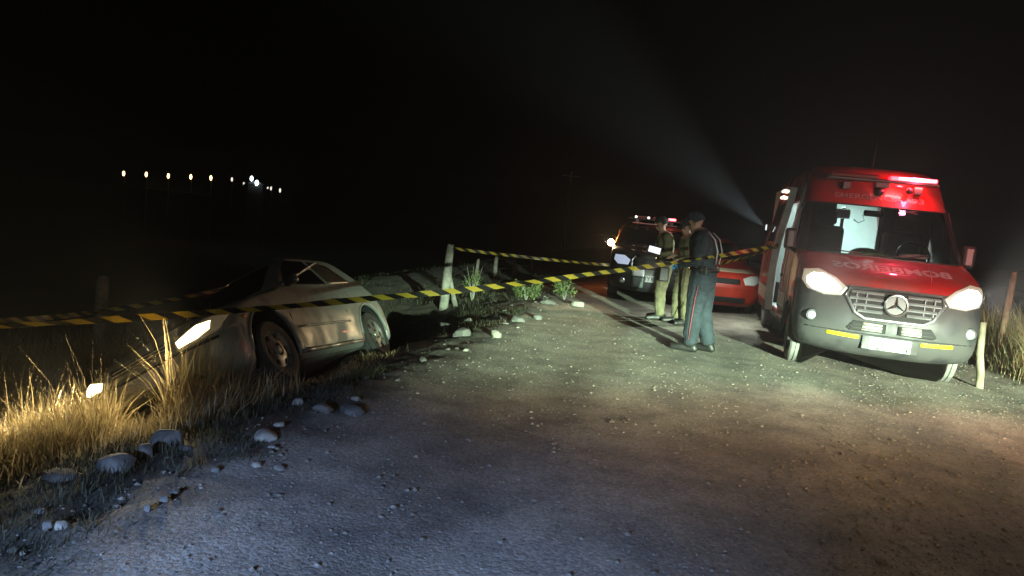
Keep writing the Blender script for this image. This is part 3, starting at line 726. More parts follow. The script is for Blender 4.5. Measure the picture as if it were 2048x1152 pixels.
# headlights
for s in (1, -1):
    hl = patch(cbv, [(s * .36, .60), (s * .38, .52), (s * .60, .53), (s * .72, .57), (s * .765, .66), (s * .74, .70), (s * .58, .685)], D_, .012, 'headlight', mat('cloudy_lens', (.45, .42, .36), .25, .3, emit=(1.0, .72, .36), estr=.06), car, 3, .02)
    patch(cbv, [(s * .38, .60), (s * .40, .545), (s * .56, .555), (s * .655, .59), (s * .665, .655), (s * .56, .665)], D_, .026, 'lamp_glow', M_hl_car, hl, 3, .008)
    lamp('headlight_beam', 'SPOT', (s * .52, -.10, .61), 300, (1.0, .82, .48), aim=(s * .5 - .75, -4, 1.1), size=125, blend=.6, radius=.06, parent=car)
def cfy(x, z, off=0):
    h = cbv.ray_cast(Vector((x, -6, z)), Vector(D_))[0]; return (h.y if h else 0) - off
cg = patch(cbv, [(-.30, .645), (-.26, .575), (.26, .575), (.30, .645)], D_, .006, 'grille', M_black, car, 3, .008)
for z in (.595, .625): MB().tube([(x / 8 * .27, cfy(x / 8 * .27, z, .012), z) for x in range(-8, 9)], .006, 6).build('slat', M_satin, cg, smooth=True)
patch(cbv, [(-.42, .30), (-.46, .24), (.46, .24), (.42, .30)], D_, .006, 'lower_intake', M_black, car, 3, .008)
cpl = MB().box((-.03, cfy(0, .43, .02), .42), (.41, .012, .135)).build('license_plate', mat('scratched_plate', (.80, .80, .82), .4, dirt=(.42, .42, .45), vscale=60), car, bevel=.003)
MB().tube([(x / 8 * .70, cfy(x / 8 * .70, .50, .012), .50) for x in range(-8, 9)], .012, 6).build('bumper_moulding', M_black, car, smooth=True)
M_crim = mat('hatch_wheel_steel', (.36, .35, .33), .35, .7, dirt=(.10, .09, .075), vscale=9)
for yy in (.78, 3.05):
    for s in (1, -1):
        w = wheel(car, s * .695, yy, .285, .285, .17, s, M_rubber, M_crim, holes=6, rimr=.66, grooves=3, spokes=True)
        well(car, yy, .31, .395 if yy < 1 else .365, s * .45, s * .755)
        MB().tube([side_pt(yy + (.395 if yy < 1 else .365) * math.cos(t), .31 + (.395 if yy < 1 else .365) * math.sin(t), .0, s) for t in [math.pi * (.0 + k / 16) for k in range(17)]], .014, 6).build('wheel_arch', M_silver, car, smooth=True)
MB().box((0, 1.95, .20), (1.36, 3.0, .05)).build('underbody', M_dark, car)
for s in (1, -1):
    patch(cbv, [(s * .58, .62), (s * .74, .62), (s * .70, .92), (s * .60, .92)], (0, -1, 0), .008, 'tail_lamp', mat('tail_lens', (.22, .01, .01), .25), car, 2, .01)
MB().tube([(.0, 2.3, 1.44), (.02, 2.42, 1.62)], [.007, .003], 6).build('antenna', M_black, car, smooth=True)

# ------------------------------------------------------------------ police vehicle and red car further up the road
def roadcar(name, label, loc, yaw, rows, paint, arches, wr, width, glaz, lens_m):
    t = thing(name, label, 'car', loc, -yaw)
    G, sg = shell(rows, nf=20, ns=40, nr=12, sub=3); V, F = shell_faces(G, sg, arches); bv = bvh_of(V, F)
    split_build(V, F, lambda s, c, q: 'bumper' if (s == 'front' and c.z < .55) else 'body', {'bumper': M_black if paint is M_blackpaint else paint, 'body': paint}, t)
    for yy, az, R in arches:
        for s in (-1, 1):
            wheel(t, s * (width - .10), yy, wr, wr, .20, s, M_rubber, M_rimdark, holes=6, rimr=.62, spokes=True)
            well(t, yy, az, R + .005, s * .45, s * (width - .02))
    patch(bv, glaz[0], D_, .006, 'windshield', M_darkglass, t, 3, .006)
    for s in (-1, 1):
        for k, g in enumerate(glaz[1]): patch(bv, g, (-s, 0, 0), .006, 'side_window', M_darkglass, t, 3, .006)
    MB().box((0, 2.2, .26), (1.3, 3.2, .05)).build('underbody', M_dark, t)
    return t, bv
PR = [(.22, .14, .34, .72, 4.28, .1), (.30, .05, .34, .84, 4.33, .14), (.48, .0, .34, .88, 4.36, .16), (.70, .0, .34, .895, 4.36, .16), (.88, .04, .34, .89, 4.36, .16), (.98, .12, .34, .88, 4.35, .16), (1.05, .42, .30, .865, 4.34, .16), (1.10, .95, .28, .85, 4.33, .16),
      (1.16, 1.12, .26, .82, 4.32, .16), (1.36, 1.42, .26, .75, 4.26, .18), (1.52, 1.70, .28, .68, 4.18, .2), (1.58, 1.95, .28, .60, 4.05, .2), (1.61, 2.3, .22, .42, 3.9, .2)]
pol, pbv = roadcar('patrol_car', 'black patrol car with roof light bar and glaring side lamp behind the khaki officers', (2.80, 14.45, 0), rad(7), PR, M_blackpaint, [(.86, .34, .40), (3.48, .34, .40)], .34, .88,
    ([(-.70, 1.16), (.70, 1.16), (.60, 1.50), (-.60, 1.50)], [[(1.45, 1.16), (2.3, 1.16), (2.3, 1.48), (1.85, 1.48)], [(2.4, 1.16), (3.3, 1.16), (3.2, 1.46), (2.4, 1.48)]]), M_lens)
pol.location.z = hgt(2.8, 14.45)
def pfy(x, z, off=0):
    h = pbv.ray_cast(Vector((x, -6, z)), Vector(D_))[0]; return (h.y if h else 0) - off
M_plens = mat('patrol_lens_glint', (.5, .55, .65), .15, .5, emit=(.65, .75, 1.0), estr=.55)  # headlight is off; its bluish reflection is put in as a weak glow
for s in (-1, 1):
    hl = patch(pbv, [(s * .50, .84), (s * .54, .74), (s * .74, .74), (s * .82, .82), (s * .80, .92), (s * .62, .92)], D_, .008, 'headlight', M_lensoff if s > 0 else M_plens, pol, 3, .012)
    MB().lathe([(.06, pfy(s * .62, .42) - .01), (.045, pfy(s * .62, .42) - .03), (.001, pfy(s * .62, .42) - .03)], (s * .62, 0, .42), 'y', 16).build('fog_lamp', M_lensoff, pol, smooth=True)
    mr = MB().box((s * .99, 1.42, 1.17), (.17, .10, .14)).build('side_mirror', M_black, pol, bevel=.03)
pg = patch(pbv, [(-.42, .90), (-.44, .68), (.44, .68), (.42, .90)], D_, .006, 'grille', M_dark, pol, 3, .008)
for z in (.72, .78, .84): MB().tube([(x / 8 * .42, pfy(x / 8 * .42, z, .014), z) for x in range(-8, 9)], .008, 6).build('slat', M_black, pg, smooth=True)
MB().tube([(-.40, pfy(0, .9, .02), .93), (-.46, pfy(.4, .82, .03), .86), (-.47, pfy(.4, .75, .03), .74), (-.45, pfy(.4, .7, .03), .66)], .016, 8).build('push_bar', M_satin, pol, smooth=True)
patch(pbv, [(-.45, .53), (-.45, .67), (-.20, .67), (-.20, .53)], D_, .010, 'white_bumper_panel', M_white, pol, 2, .006)
patch(pbv, [(-.43, .30), (-.43, .51), (-.20, .51), (-.20, .30)], D_, .010, 'grey_bumper_panel', mat('teal_grey_panel', (.10, .13, .12), .5), pol, 2, .006)
ppl = MB().box((.02, pfy(0, .48, .02), .50), (.40, .012, .135)).build('license_plate', M_platew, pol, bevel=.003)
text_on(None, 'IYK', (-.075, .495), .12, .20, 'plate_number', M_ink, ppl, y=pfy(0, .48, .028), bold=.001)
plb = MB().box((0, 2.05, 1.70), (1.14, .26, .04)).build('light_bar', M_black, pol, bevel=.015)
for x in (-.38, .38): MB().box((x, 2.05, 1.645), (.08, .2, .10)).build('bar_foot', M_black, plb)
for x in (-.42, -.14): MB().box((x, 1.925, 1.735), (.05, .03, .045)).build('white_flasher', emis('white_flasher_glow', (1.0, .97, .8), 2.2), plb, bevel=.008)
for x in (-.28, .05): MB().box((x, 2.05, 1.745), (.2, .22, .05)).build('clear_lens', M_redlens, plb, bevel=.01)
MB().box((.38, 1.95, 1.74), (.16, .16, .05)).build('red_flasher', emis('red_flasher_glow', (1.0, .05, .10), 5), plb, bevel=.008)
MB().box((.0, 1.80, 1.60), (.98, .04, .02)).build('lit_roof_edge', mat('red_lit_edge', (.35, .06, .04), .4), pol)  # red light along the roof's front edge, put in as a coloured strip
lamp('flasher_light', 'POINT', (.38, 1.8, 1.85), 9, (1.0, .12, .08), radius=.05, parent=pol)
lamp('assumed_side_glow', 'POINT', (-1.25, 2.6, 1.55), 30, (1.0, .25, .06), radius=.05, parent=pol)  # assumed light with no lamp built, gives the reddish glow on the verge
sp = MB(); sp.lathe([(.001, 1.30), (.07, 1.30), (.085, 1.24), (.085, 1.20)], (-.92, 0, 1.12), 'y', 20)
spo = sp.build('side_search_lamp', M_black, pol, smooth=True)
MB().sphere((-.92, 1.20, 1.12), .072, 14, 8, sc=(1, .35, 1)).build('search_lamp_glow', emis('search_lamp_glow', (1.0, .78, .42), 40), spo, smooth=True)
MB().tube([(-.92, 1.32, 1.12), (-.85, 1.40, 1.10)], .02, 6).build('lamp_arm', M_black, spo)
lamp('search_lamp_beam', 'SPOT', (-.92, 1.12, 1.12), 420, (1.0, .70, .35), aim=(-1.6, -4, 1.6), size=70, blend=.8, radius=.05, parent=pol)
for x, y, z in ((-.80, 1.05, 1.02), (-.84, 1.30, 1.24)): MB().sphere((x, y, z), .03, 8, 6, sc=(.5, 1, 1.4)).build('chrome_trim', M_chrome, pol, smooth=True)

RRW = [(.18, .14, .30, .66, 3.95, .1), (.26, .05, .32, .76, 4.0, .14), (.42, .0, .34, .80, 4.02, .16), (.60, .0, .36, .81, 4.02, .16), (.74, .06, .38, .80, 4.02, .16), (.84, .22, .38, .79, 4.0, .16), (.92, .62, .34, .775, 4.0, .16), (.97, 1.0, .28, .76, 3.98, .16),
       (1.04, 1.14, .26, .73, 3.96, .16), (1.24, 1.46, .26, .66, 3.85, .18), (1.40, 1.76, .28, .58, 3.7, .2), (1.45, 2.0, .28, .5, 3.55, .2), (1.47, 2.3, .22, .36, 3.4, .2)]
redc, rbv = roadcar('red_car', 'red car parked between the dark clothed person and the open van', (4.02, 14.0, 0), rad(4), RRW, M_redplain, [(.80, .31, .37), (3.2, .31, .37)], .30, .80,
    ([(-.62, 1.05), (.62, 1.05), (.52, 1.38), (-.52, 1.38)], [[(1.5, 1.05), (2.3, 1.05), (2.3, 1.36), (1.9, 1.36)], [(2.4, 1.05), (3.2, 1.05), (3.0, 1.34), (2.4, 1.36)]]), M_lens)
redc.location.z = hgt(4.02, 14.0)
for s in (-1, 1):
    patch(rbv, [(s * .42, .74), (s * .46, .62), (s * .66, .62), (s * .765, .70), (s * .76, .80), (s * .60, .80)], D_, .008, 'headlight', M_white if s > 0 else M_lensoff, redc, 3, .012)
    MB().box((s * .86, 1.42, 1.03), (.16, .09, .12)).build('side_mirror', M_black, redc, bevel=.03)
patch(rbv, [(-.36, .72), (-.36, .62), (.36, .62), (.36, .72)], D_, .006, 'grille', M_dark, redc, 3, .008)
patch(rbv, [(-.5, .36), (-.5, .26), (.5, .26), (.5, .36)], D_, .006, 'lower_intake', M_dark, redc, 3, .008)
patch(rbv, [(-.70, .84), (.70, .84), (.66, .90), (-.66, .90)], D_, .006, 'lit_hood_band', mat('beige_lit_hood', (.50, .40, .28), .5, var=.1), redc, 3, .004)  # light on the front of the hood, put in as a beige band

# ------------------------------------------------------------------ people
def person(name, label, loc, yaw, J, shirt, trousers, cap_m, group=None, gloves=None, scale=1.0, face_dir=(1, 0, -.35), hair_only=False, bulk=1.0):
    """J: joints in local axes (x = facing, y = the person's left, z up)"""
    root = thing(name, label, 'person', loc, yaw, group); root.scale = (scale,) * 3
    blobs = []   # (center, radius, region)
    mb = MB()
    def chain(pts, rr, reg, sc=(1, 1, 1)):
        pts = [Vector(p) for p in pts]
        if reg in ('shirt', 'trousers'): rr = [r * bulk for r in rr]
        for (a, b), (ra, rb) in zip(zip(pts, pts[1:]), zip(rr, rr[1:])):
            n = max(2, int((b - a).length / (min(ra, rb) * .35)))
            for k in range(n + 1):
                t = k / n; p = a.lerp(b, t); r = ra + (rb - ra) * t
                mb.sphere(p, r, 10, 7, sc=sc); blobs.append((p, r * max(sc), reg))
    g = gloves or 'skin'
    P = {k: Vector(v) for k, v in J.items()}
    # torso
    chain([P['pelvis'] + Vector((-.01, 0, -.06)), P['pelvis'] + Vector((0, 0, .06)), P['waist'], P['chest'], P['chest'] + (P['neck'] - P['chest']) * .55], [.118, .125, .118, .135, .105], 'shirt', sc=(.98, 1.38, 1))
    chain([P['shL'], P['chest'] + Vector((0, 0, .06)), P['shR']], [.072, .10, .072], 'shirt')
    chain([P['neck'] - Vector((0, 0, .05)), P['head'] - Vector((.0, 0, .06))], [.062, .055], 'skin')
    # head: cranium, jaw, nose, ears
    h = P['head']; fd = Vector(face_dir).normalized(); up = Vector((0, 0, 1)); up = (up - fd * up.dot(fd)).normalized(); sd_ = up.cross(fd)
    for c, r, sc in ((h + up * .035 - fd * .012, .096, (1, .85, 1.02)), (h - up * .04 + fd * .025, .072, (1, .86, 1.1)), (h - up * .085 + fd * .045, .045, (1, .9, .8)), (h + fd * .100 - up * .022, .020, (1, .8, 1.4)), (h + fd * .09 - up * .06, .024, (.7, 1.1, .6))):
        mb.sphere(c, r, 14, 10, sc=sc); blobs.append((c, r, 'skin'))
    for s in (-1, 1):
        c = h + sd_ * s * .082 - fd * .01 - up * .015; mb.sphere(c, .024, 8, 6, sc=(.9, .5, 1.4)); blobs.append((c, .024, 'skin'))
    for s, L in ((1, 'L'), (-1, 'R')):
        sh, el, wr = P['sh' + L], P['el' + L], P['wr' + L]
        chain([sh, sh.lerp(el, .5), el], [.074, .062, .052], 'shirt'); chain([el, el.lerp(wr, .4), wr], [.052, .049, .036], 'shirt')
        d = (wr - el).normalized(); dn = Vector((0, 0, -1)); dn = (dn - d * dn.dot(d)).normalized(); la = d.cross(dn)
        pc = wr + d * .06; chain([wr, pc], [.030, .034], g, sc=(1, 1, 1)); chain([pc + la * .02, pc - la * .02], [.024, .024], g)
        for q, ln in ((-.030, .060), (-.010, .075), (.010, .070), (.030, .055)):
            b = wr + d * .085 + la * q; chain([b, b + d * ln * .55 + dn * .012, b + d * ln * .75 + dn * .045], [.0105, .010, .009], g)
        b = wr + d * .04 - la * s * .03; chain([b, b + d * .03 - la * s * .022 + dn * .01, b + d * .06 - la * s * .02 + dn * .03], [.013, .012, .010], g)
        hp, kn, an = P['hip' + L], P['kn' + L], P['an' + L]
        chain([hp, hp.lerp(kn, .45), kn], [.112, .102, .080], 'trousers'); chain([kn, kn.lerp(an, .4), an + Vector((0, 0, .06))], [.080, .079, .070], 'trousers')
        toe = P['toe' + L]; heel = an + (an - toe).normalized() * .06
        chain([Vector((an.x, an.y, .14)), Vector((heel.x, heel.y, .055)), Vector((an.x, an.y, .06)).lerp(Vector((toe.x, toe.y, .05)), .5), Vector((toe.x, toe.y, .042))], [.060, .050, .052, .042], 'boot')
    src = mb.build('body_source', M_skin); rm = src.modifiers.new('remesh', 'REMESH'); rm.mode = 'VOXEL'; rm.voxel_size = .0085
    sm = src.modifiers.new('smooth', 'SMOOTH'); sm.factor = .5; sm.iterations = 6
    dg = bpy.context.evaluated_depsgraph_get(); me = bpy.data.meshes.new_from_object(src.evaluated_get(dg)); bpy.data.objects.remove(src)
    me.name = 'body'; me.materials.clear(); regs = ['skin', 'shirt', 'trousers', 'boot', 'glove']
    for m in (M_skin, shirt, trousers, M_boot, M_glove): me.materials.append(m)
    from mathutils.kdtree import KDTree
    kd = KDTree(len(blobs))
    for i, (c, r, _) in enumerate(blobs): kd.insert(c, i)
    kd.balance(); idx = []
    for poly in me.polygons:
        best, bd = 0, 9
        for c, i, dist in kd.find_n(poly.center, 8):
            e = dist - blobs[i][1]
            if e < bd: bd, best = e, i
        rg = blobs[best][2]
        if rg == 'shirt' and poly.center.z < P['waist'].z - .03 and abs(poly.center.y) < .22 and poly.center.x < .16: rg = 'trousers'
        idx.append(regs.index(rg))
    me.polygons.foreach_set('material_index', idx); me.polygons.foreach_set('use_smooth', [True] * len(me.polygons))
    # cloth folds
    nrm = [v.normal.copy() for v in me.vertices]; cos_ = []
    for v, n3 in zip(me.vertices, nrm):
        p = v.co.copy()
        if .12 < p.z < 1.45:
            p += n3 * (noise.noise(Vector((p.x * 7, p.y * 7, p.z * 15))) * .009 + noise.noise(p * 24) * .003)
        cos_ += [p.x, p.y, p.z]
    me.vertices.foreach_set('co', cos_); me.update()
    body = bpy.data.objects.new('body', me); COL.objects.link(body); body.parent = root
    cp = MB(); B = Matrix((fd, sd_, up)).transposed()
    vs_, fs_ = [], []
    n = 20
    for j in range(6):
        t = j / 5 * math.pi / 2
        for i in range(n):
            a = 2 * math.pi * i / n; r = .110 * max(0, math.cos(t)) ** .6
            vs_.append(h + up * ((.045 - (.06 if math.cos(a) < .25 else 0) * math.cos(t)) + .108 * math.sin(t)) + B @ Vector((r * math.cos(a) * 1.02 - .012, r * math.sin(a) * .90, 0)))
    for j in range(5):
        for i in range(n): i2 = (i + 1) % n; fs_.append((j * n + i, j * n + i2, j * n + n + i2, j * n + n + i))
    cp.add(vs_, fs_)
    if not hair_only:
        br = [h + up * .045 + fd * .07 + sd_ * .085, h + up * .03 + fd * .165 + sd_ * .05, h + up * .028 + fd * .18, h + up * .03 + fd * .165 - sd_ * .05, h + up * .045 + fd * .07 - sd_ * .085]
        cp.add(br + [p + up * .010 for p in br], [(0, 1, 2, 3, 4), (9, 8, 7, 6, 5), (0, 5, 6, 1), (1, 6, 7, 2), (2, 7, 8, 3), (3, 8, 9, 4)])
    cp.build('cap' if not hair_only else 'hair', cap_m, root, smooth=True, angle=50)
    for s in (-1, 1): MB().sphere(h + fd * .083 + sd_ * s * .032 + up * .005, .011, 8, 6).build('eye', M_dark, root, smooth=True)
    bt = MB(); w = P['waist'] - Vector((0, 0, .06))
    bt.lathe([(.140, w.z - .02), (.143, w.z), (.140, w.z + .02)], (0, 0, 0), 'z', 24)
    bt.v = [(x * .93 * bulk + w.x - .005, y * 1.30 * bulk + w.y, z) for x, y, z in bt.v]
    bt.build('belt', M_boot, root, smooth=True).modifiers.new('thickness', 'SOLIDIFY').thickness = .012
    return root, P
def joints(**k):
    J = dict(pelvis=(0, 0, .96), waist=(0, 0, 1.10), chest=(.03, 0, 1.30), neck=(.05, 0, 1.47), head=(.11, 0, 1.61), shL=(.02, .185, 1.41), shR=(.02, -.185, 1.41),
             elL=(-.02, .26, 1.13), elR=(-.02, -.26, 1.13), wrL=(.22, .15, 1.12), wrR=(.22, -.15, 1.12), hipL=(0, .095, .90), hipR=(0, -.095, .90),
             knL=(.03, .11, .50), knR=(.02, -.11, .50), anL=(-.02, .12, .09), anR=(-.04, -.12, .09), toeL=(.17, .15, .04), toeR=(.15, -.15, .04))
    J.update(k); return J
cx, cy = 2.40, 9.2
C, PC = person('person', 'person in dark navy uniform with red piping and blue gloves standing beside the van', (cx, cy, hgt(cx, cy) - .005), math.pi - rad(28),
    joints(chest=(.05, 0, 1.32), neck=(.10, 0, 1.49), head=(.17, 0, 1.61), anR=(-.13, -.13, .09), toeR=(.06, -.17, .04), knR=(-.03, -.12, .50), anL=(.03, .12, .09), toeL=(.24, .13, .04),
           elL=(.02, .27, 1.15), wrL=(.25, .17, 1.08), elR=(.03, -.25, 1.14), wrR=(.28, -.10, 1.10)), M_navy, M_navy, M_navy, gloves='glove', scale=1.02, face_dir=(1, 0, -.55), bulk=1.36)
for L, s in (('L', 1), ('R', -1)):
    hp, kn, an = PC['hip' + L], PC['kn' + L], PC['an' + L]
    pts = [hp + Vector((-.01, s * .142, -.05)), hp.lerp(kn, .5) + Vector((-.01, s * .139, 0)), kn + Vector((-.01, s * .109, 0)), kn.lerp(an, .5) + Vector((0, s * .107, 0)), an + Vector((0, s * .094, .08))]
    m_ = MB(); m_.tube(pts, .008, 6); m_.build('trouser_piping', M_redpipe, C, smooth=True)
    a_, b_ = PC['sh' + L], PC['el' + L]
    MB().tube([a_ + Vector((-.03, s * .062, 0)), b_ + Vector((-.045, s * .03, 0))], .008, 6).build('sleeve_piping', mat('grey_reflective_piping', (.35, .35, .36), .5), C, smooth=True)
for s in (1, -1):
    MB().tube([(-.155, s * .10, 1.12), (-.165, s * .115, 1.28), (-.12, s * .13, 1.42), (-.03, s * .13, 1.505)], .009, 6).build('back_strap', mat('grey_reflective_piping', (.35, .35, .36), .5), C, smooth=True)
MB().box((.0, -.215, 1.06), (.05, .035, .13)).build('belt_radio', M_boot, C, bevel=.01)
MB().box((-.05, .225, 1.04), (.09, .04, .10)).build('belt_pouch', M_boot, C, bevel=.01)
ax, ay = 2.49, 12.1
A, PA = person('person', 'person in khaki uniform furthest left holding a glowing white tablet', (ax, ay, hgt(ax, ay) - .005), math.pi - rad(4),
    joints(head=(.12, 0, 1.62), wrL=(.24, .10, 1.17), wrR=(.26, -.06, 1.17), anL=(0, .13, .09), toeL=(.20, .16, .04)), M_khaki, M_khaki, M_hair, scale=.985, face_dir=(1, 0, -.5), hair_only=True, bulk=1.22)
MB().box((.02, .235, .80), (.16, .07, .24)).build('holster', M_boot, A, bevel=.02)
bx_, by2 = 2.80, 11.7
B_, PB = person('person', 'khaki uniformed person in dark cap standing between the tablet holder and the navy figure', (bx_, by2, hgt(bx_, by2) - .005), math.pi + rad(10),
    joints(wrL=(.22, .16, 1.08), chest=(.04, 0, 1.31), anR=(.06, -.12, .09), toeR=(.26, -.15, .04), knR=(.08, -.11, .5)), M_khaki, M_khaki, M_navy, scale=.98, face_dir=(1, .35, -.35), bulk=1.24)
tb = thing('tablet', 'small glowing white tablet held by the leftmost khaki figure', 'tablet', at(1309, 500, 11.75))
tb.rotation_euler = (rad(70), rad(8), rad(-20))
MB().box((0, 0, 0), (.21, .012, .115)).build('tablet_case', M_black, tb, bevel=.005)
MB().box((0, -.008, 0), (.195, .003, .10)).build('screen', emis('screen_glow', (.82, .88, 1.0), 1.3), tb)
tb.rotation_euler = (rad(-12), rad(10), 0)

# ------------------------------------------------------------------ fence posts
def post(name, label, x, y, h, w, lean=(0, 0), m=M_wood, group='rough wooden fence posts'):
    p = MB(); seed = random.random() * 50; z0 = hgt(x, y) - .15; n = 9
    vs, fs = [], []
    rings = 9
    for j in range(rings + 1):
        t = j / rings; zz = t * (h + .15); r = w / 2 * (1.08 - .16 * t)
        if j == rings: r *= .8
        for i in range(n):
            a = 2 * math.pi * i / n; rr = r * (1 + .16 * noise.noise(Vector((math.cos(a) * 1.4, math.sin(a) * 1.4, t * 3 + seed))))
            vs.append((rr * math.cos(a) + lean[0] * t, rr * math.sin(a) + lean[1] * t, zz + (.03 * noise.noise(Vector((a, seed, 0))) if j == rings else 0)))
    for j in range(rings):
        for i in range(n): i2 = (i + 1) % n; fs.append((j * n + i, j * n + i2, j * n + n + i2, j * n + n + i))
    fs.append(tuple(rings * n + i for i in range(n)))
    o = p.add(vs, fs).build(name, m, None, smooth=True, angle=60); o.location = (x, y, z0)
    return tag(o, label, 'post', group)
LP = at(203, 552, 8.6); post('fence_post', 'wooden fence post standing left of the crashed car behind the tape', LP.x, LP.y, LP.z - hgt(LP.x, LP.y), .15, (.02, 0))
P2 = at(900, 489, 13.0); post('fence_post', 'thick pale wooden fence post between the crashed car and the patrol car', P2.x - .02, P2.y, P2.z - hgt(P2.x, P2.y), .16, (.03, 0))
BR = MB().tube([(P2.x + .22, P2.y + .1, hgt(P2.x + .2, P2.y) - .1), (P2.x + .04, P2.y, P2.z - .55)], [.05, .04], 8).build('post_brace', M_wood, None, smooth=True)
tag(BR, 'short wooden brace leaning on the thick pale fence post', 'brace')
for (px, py, Y, w, lb) in ((955, 518, 19, .10, 'thin dim fence stake just right of the thick pale post'), (993, 512, 21, .13, 'second dim fence stake beyond the thick pale post'), (1033, 517, 23, .11, 'third dim fence stake, leaning, under the far tape'), (1066, 522, 25, .08, 'farthest thin fence stake under the far tape')):
    q = at(px, py, Y); post('fence_stake', lb, q.x, q.y, max(.5, q.z - hgt(q.x, q.y)), w, (random.uniform(-.08, .08), 0))
RP = at(2022, 543, 11.0); post('fence_post', 'wooden fence post at the right edge among dry grass', RP.x, RP.y, RP.z - hgt(RP.x, RP.y), .10, (.05, 0), m=mat('brown_post_wood', (.13, .085, .045), .9, var=.4, vscale=8, bump=.6, bscale=25))
b = at(1966, 742, 8.7)
sk = MB(); g0 = hgt(b.x + .02, 8.75)
sk.tube([(b.x + .03, 8.75, g0 - .1), (b.x + .02, 8.77, g0 + .18), (b.x - .01, 8.80, g0 + .42), (b.x + .0, 8.84, g0 + .80)], [.05, .045, .043, .035], 8)
tag(sk.build('marker_stake', M_stake, None, smooth=True), 'pale leaning stake beside the right end of the van bumper', 'stake')
pp = at(1133, 440, 62); up_ = thing('utility_pole', 'faint thin utility pole in the dark behind the far tape', 'pole', (pp.x, pp.y, hgt(pp.x, pp.y)))
MB().tube([(0, 0, -.2), (0, 0, 7.4)], [.13, .09], 8).build('pole_shaft', M_wood, up_, smooth=True)
MB().box((0, 0, 7.0), (1.5, .1, .1)).build('cross_arm', M_wood, up_)

# ------------------------------------------------------------------ barrier tape
def tape_mat():
    m = bpy.data.materials.new('hazard_tape_print'); m.use_nodes = True; nt = m.node_tree; N = nt.nodes.new; L = nt.links.new
    b = nt.nodes['Principled BSDF']; b.inputs['Roughness'].default_value = .4
    uv = N('ShaderNodeUVMap'); sx = N('ShaderNodeSeparateXYZ'); L(uv.outputs[0], sx.inputs[0])
    a = N('ShaderNodeMath'); a.operation = 'ADD'; s = N('ShaderNodeMath'); s.operation = 'MULTIPLY'; s.inputs[1].default_value = .45
    L(sx.outputs['Y'], s.inputs[0]); L(sx.outputs['X'], a.inputs[0]); L(s.outputs[0], a.inputs[1])
    f = N('ShaderNodeMath'); f.operation = 'FRACT'; L(a.outputs[0], f.inputs[0])
    g = N('ShaderNodeMath'); g.operation = 'GREATER_THAN'; g.inputs[1].default_value = .5; L(f.outputs[0], g.inputs[0])
    r = N('ShaderNodeMix'); r.data_type = 'RGBA'; r.inputs[6].default_value = (.010, .010, .010, 1); r.inputs[7].default_value = (.36, .27, .03, 1)
    L(g.outputs[0], r.inputs[0]); L(r.outputs[2], b.inputs['Base Color'])
    t = N('ShaderNodeBsdfTranslucent'); L(r.outputs[2], t.inputs[0]); mx = N('ShaderNodeMixShader'); mx.inputs[0].default_value = .3
    L(b.outputs[0], mx.inputs[1]); L(t.outputs[0], mx.inputs[2]); L(mx.outputs[0], nt.nodes['Material Output'].inputs[0])
    return m
M_tape = tape_mat()
def tape(label, keys, width=.055, sag=.0, twist=.5, rep=.30):
    pts = []
    for (a, b) in zip(keys, keys[1:]):
        n = 60
        for k in range(n):
            t = k / n; p = a.lerp(b, t); p = p - Vector((0, 0, sag * 4 * t * (1 - t))); pts.append(p)
    pts.append(keys[-1].copy()); m = MB(); uvs = []; dist = 0
    ph = random.random() * 6
    for i, p in enumerate(pts):
        if i: dist += (p - pts[i - 1]).length
        tw = twist * math.sin(dist * 1.1 + ph) + .45 * math.sin(dist * 3.7 + ph) + .3 * noise.noise(Vector((dist * 5, ph, 0)))
        d = (pts[min(i + 1, len(pts) - 1)] - pts[max(i - 1, 0)]).normalized(); side = d.cross(Vector((0, 0, 1))).normalized()
        w = (Vector((0, 0, 1)) * math.cos(tw) + side * math.sin(tw)) * width / 2
        m.v += [tuple(p - w), tuple(p + w)]; uvs += [(dist / rep, 0), (dist / rep, 1)]
    m.f = [(2 * i, 2 * i + 1, 2 * i + 3, 2 * i + 2) for i in range(len(pts) - 1)]; m.m = [0] * len(m.f)
    me = bpy.data.meshes.new('barrier_tape'); me.from_pydata(m.v, [], m.f); me.materials.append(M_tape)
    ul = me.uv_layers.new(name='UVMap')
    for lp in me.loops: ul.data[lp.index].uv = uvs[lp.vertex_index]
    o = bpy.data.objects.new('barrier_tape', me); COL.objects.link(o)
    s = o.modifiers.new('thickness', 'SOLIDIFY'); s.thickness = .0015
    return tag(o, label, 'barrier tape', 'yellow and black barrier tape')
tape('long striped barrier tape running from the left edge past the crashed car to the van', [at(-60, 655, 4.5), at(750, 596, 6.35), at(1180, 548, 7.7), at(1556, 491, 9.95)], sag=.02, rep=.235)
tape('second barrier tape from the left edge past the fence post to behind the crashed car', [at(-60, 645, 6.2), at(206, 622, 8.5), at(450, 577, 10.0), at(640, 556, 10.6)], sag=.02, rep=.26)
tape('distant barrier tape from the thick pale post to the patrol car', [at(908, 497, 12.95), at(1219, 530, 14.4)], sag=.02, rep=.22, twist=.3)
tape('short second strand of barrier tape between the navy figure and the van door', [at(1556, 494, 10.0), at(1443, 527, 10.6), at(1405, 600, 10.8), Vector((2.75, 10.9, .03))], sag=.01, rep=.14, width=.04)

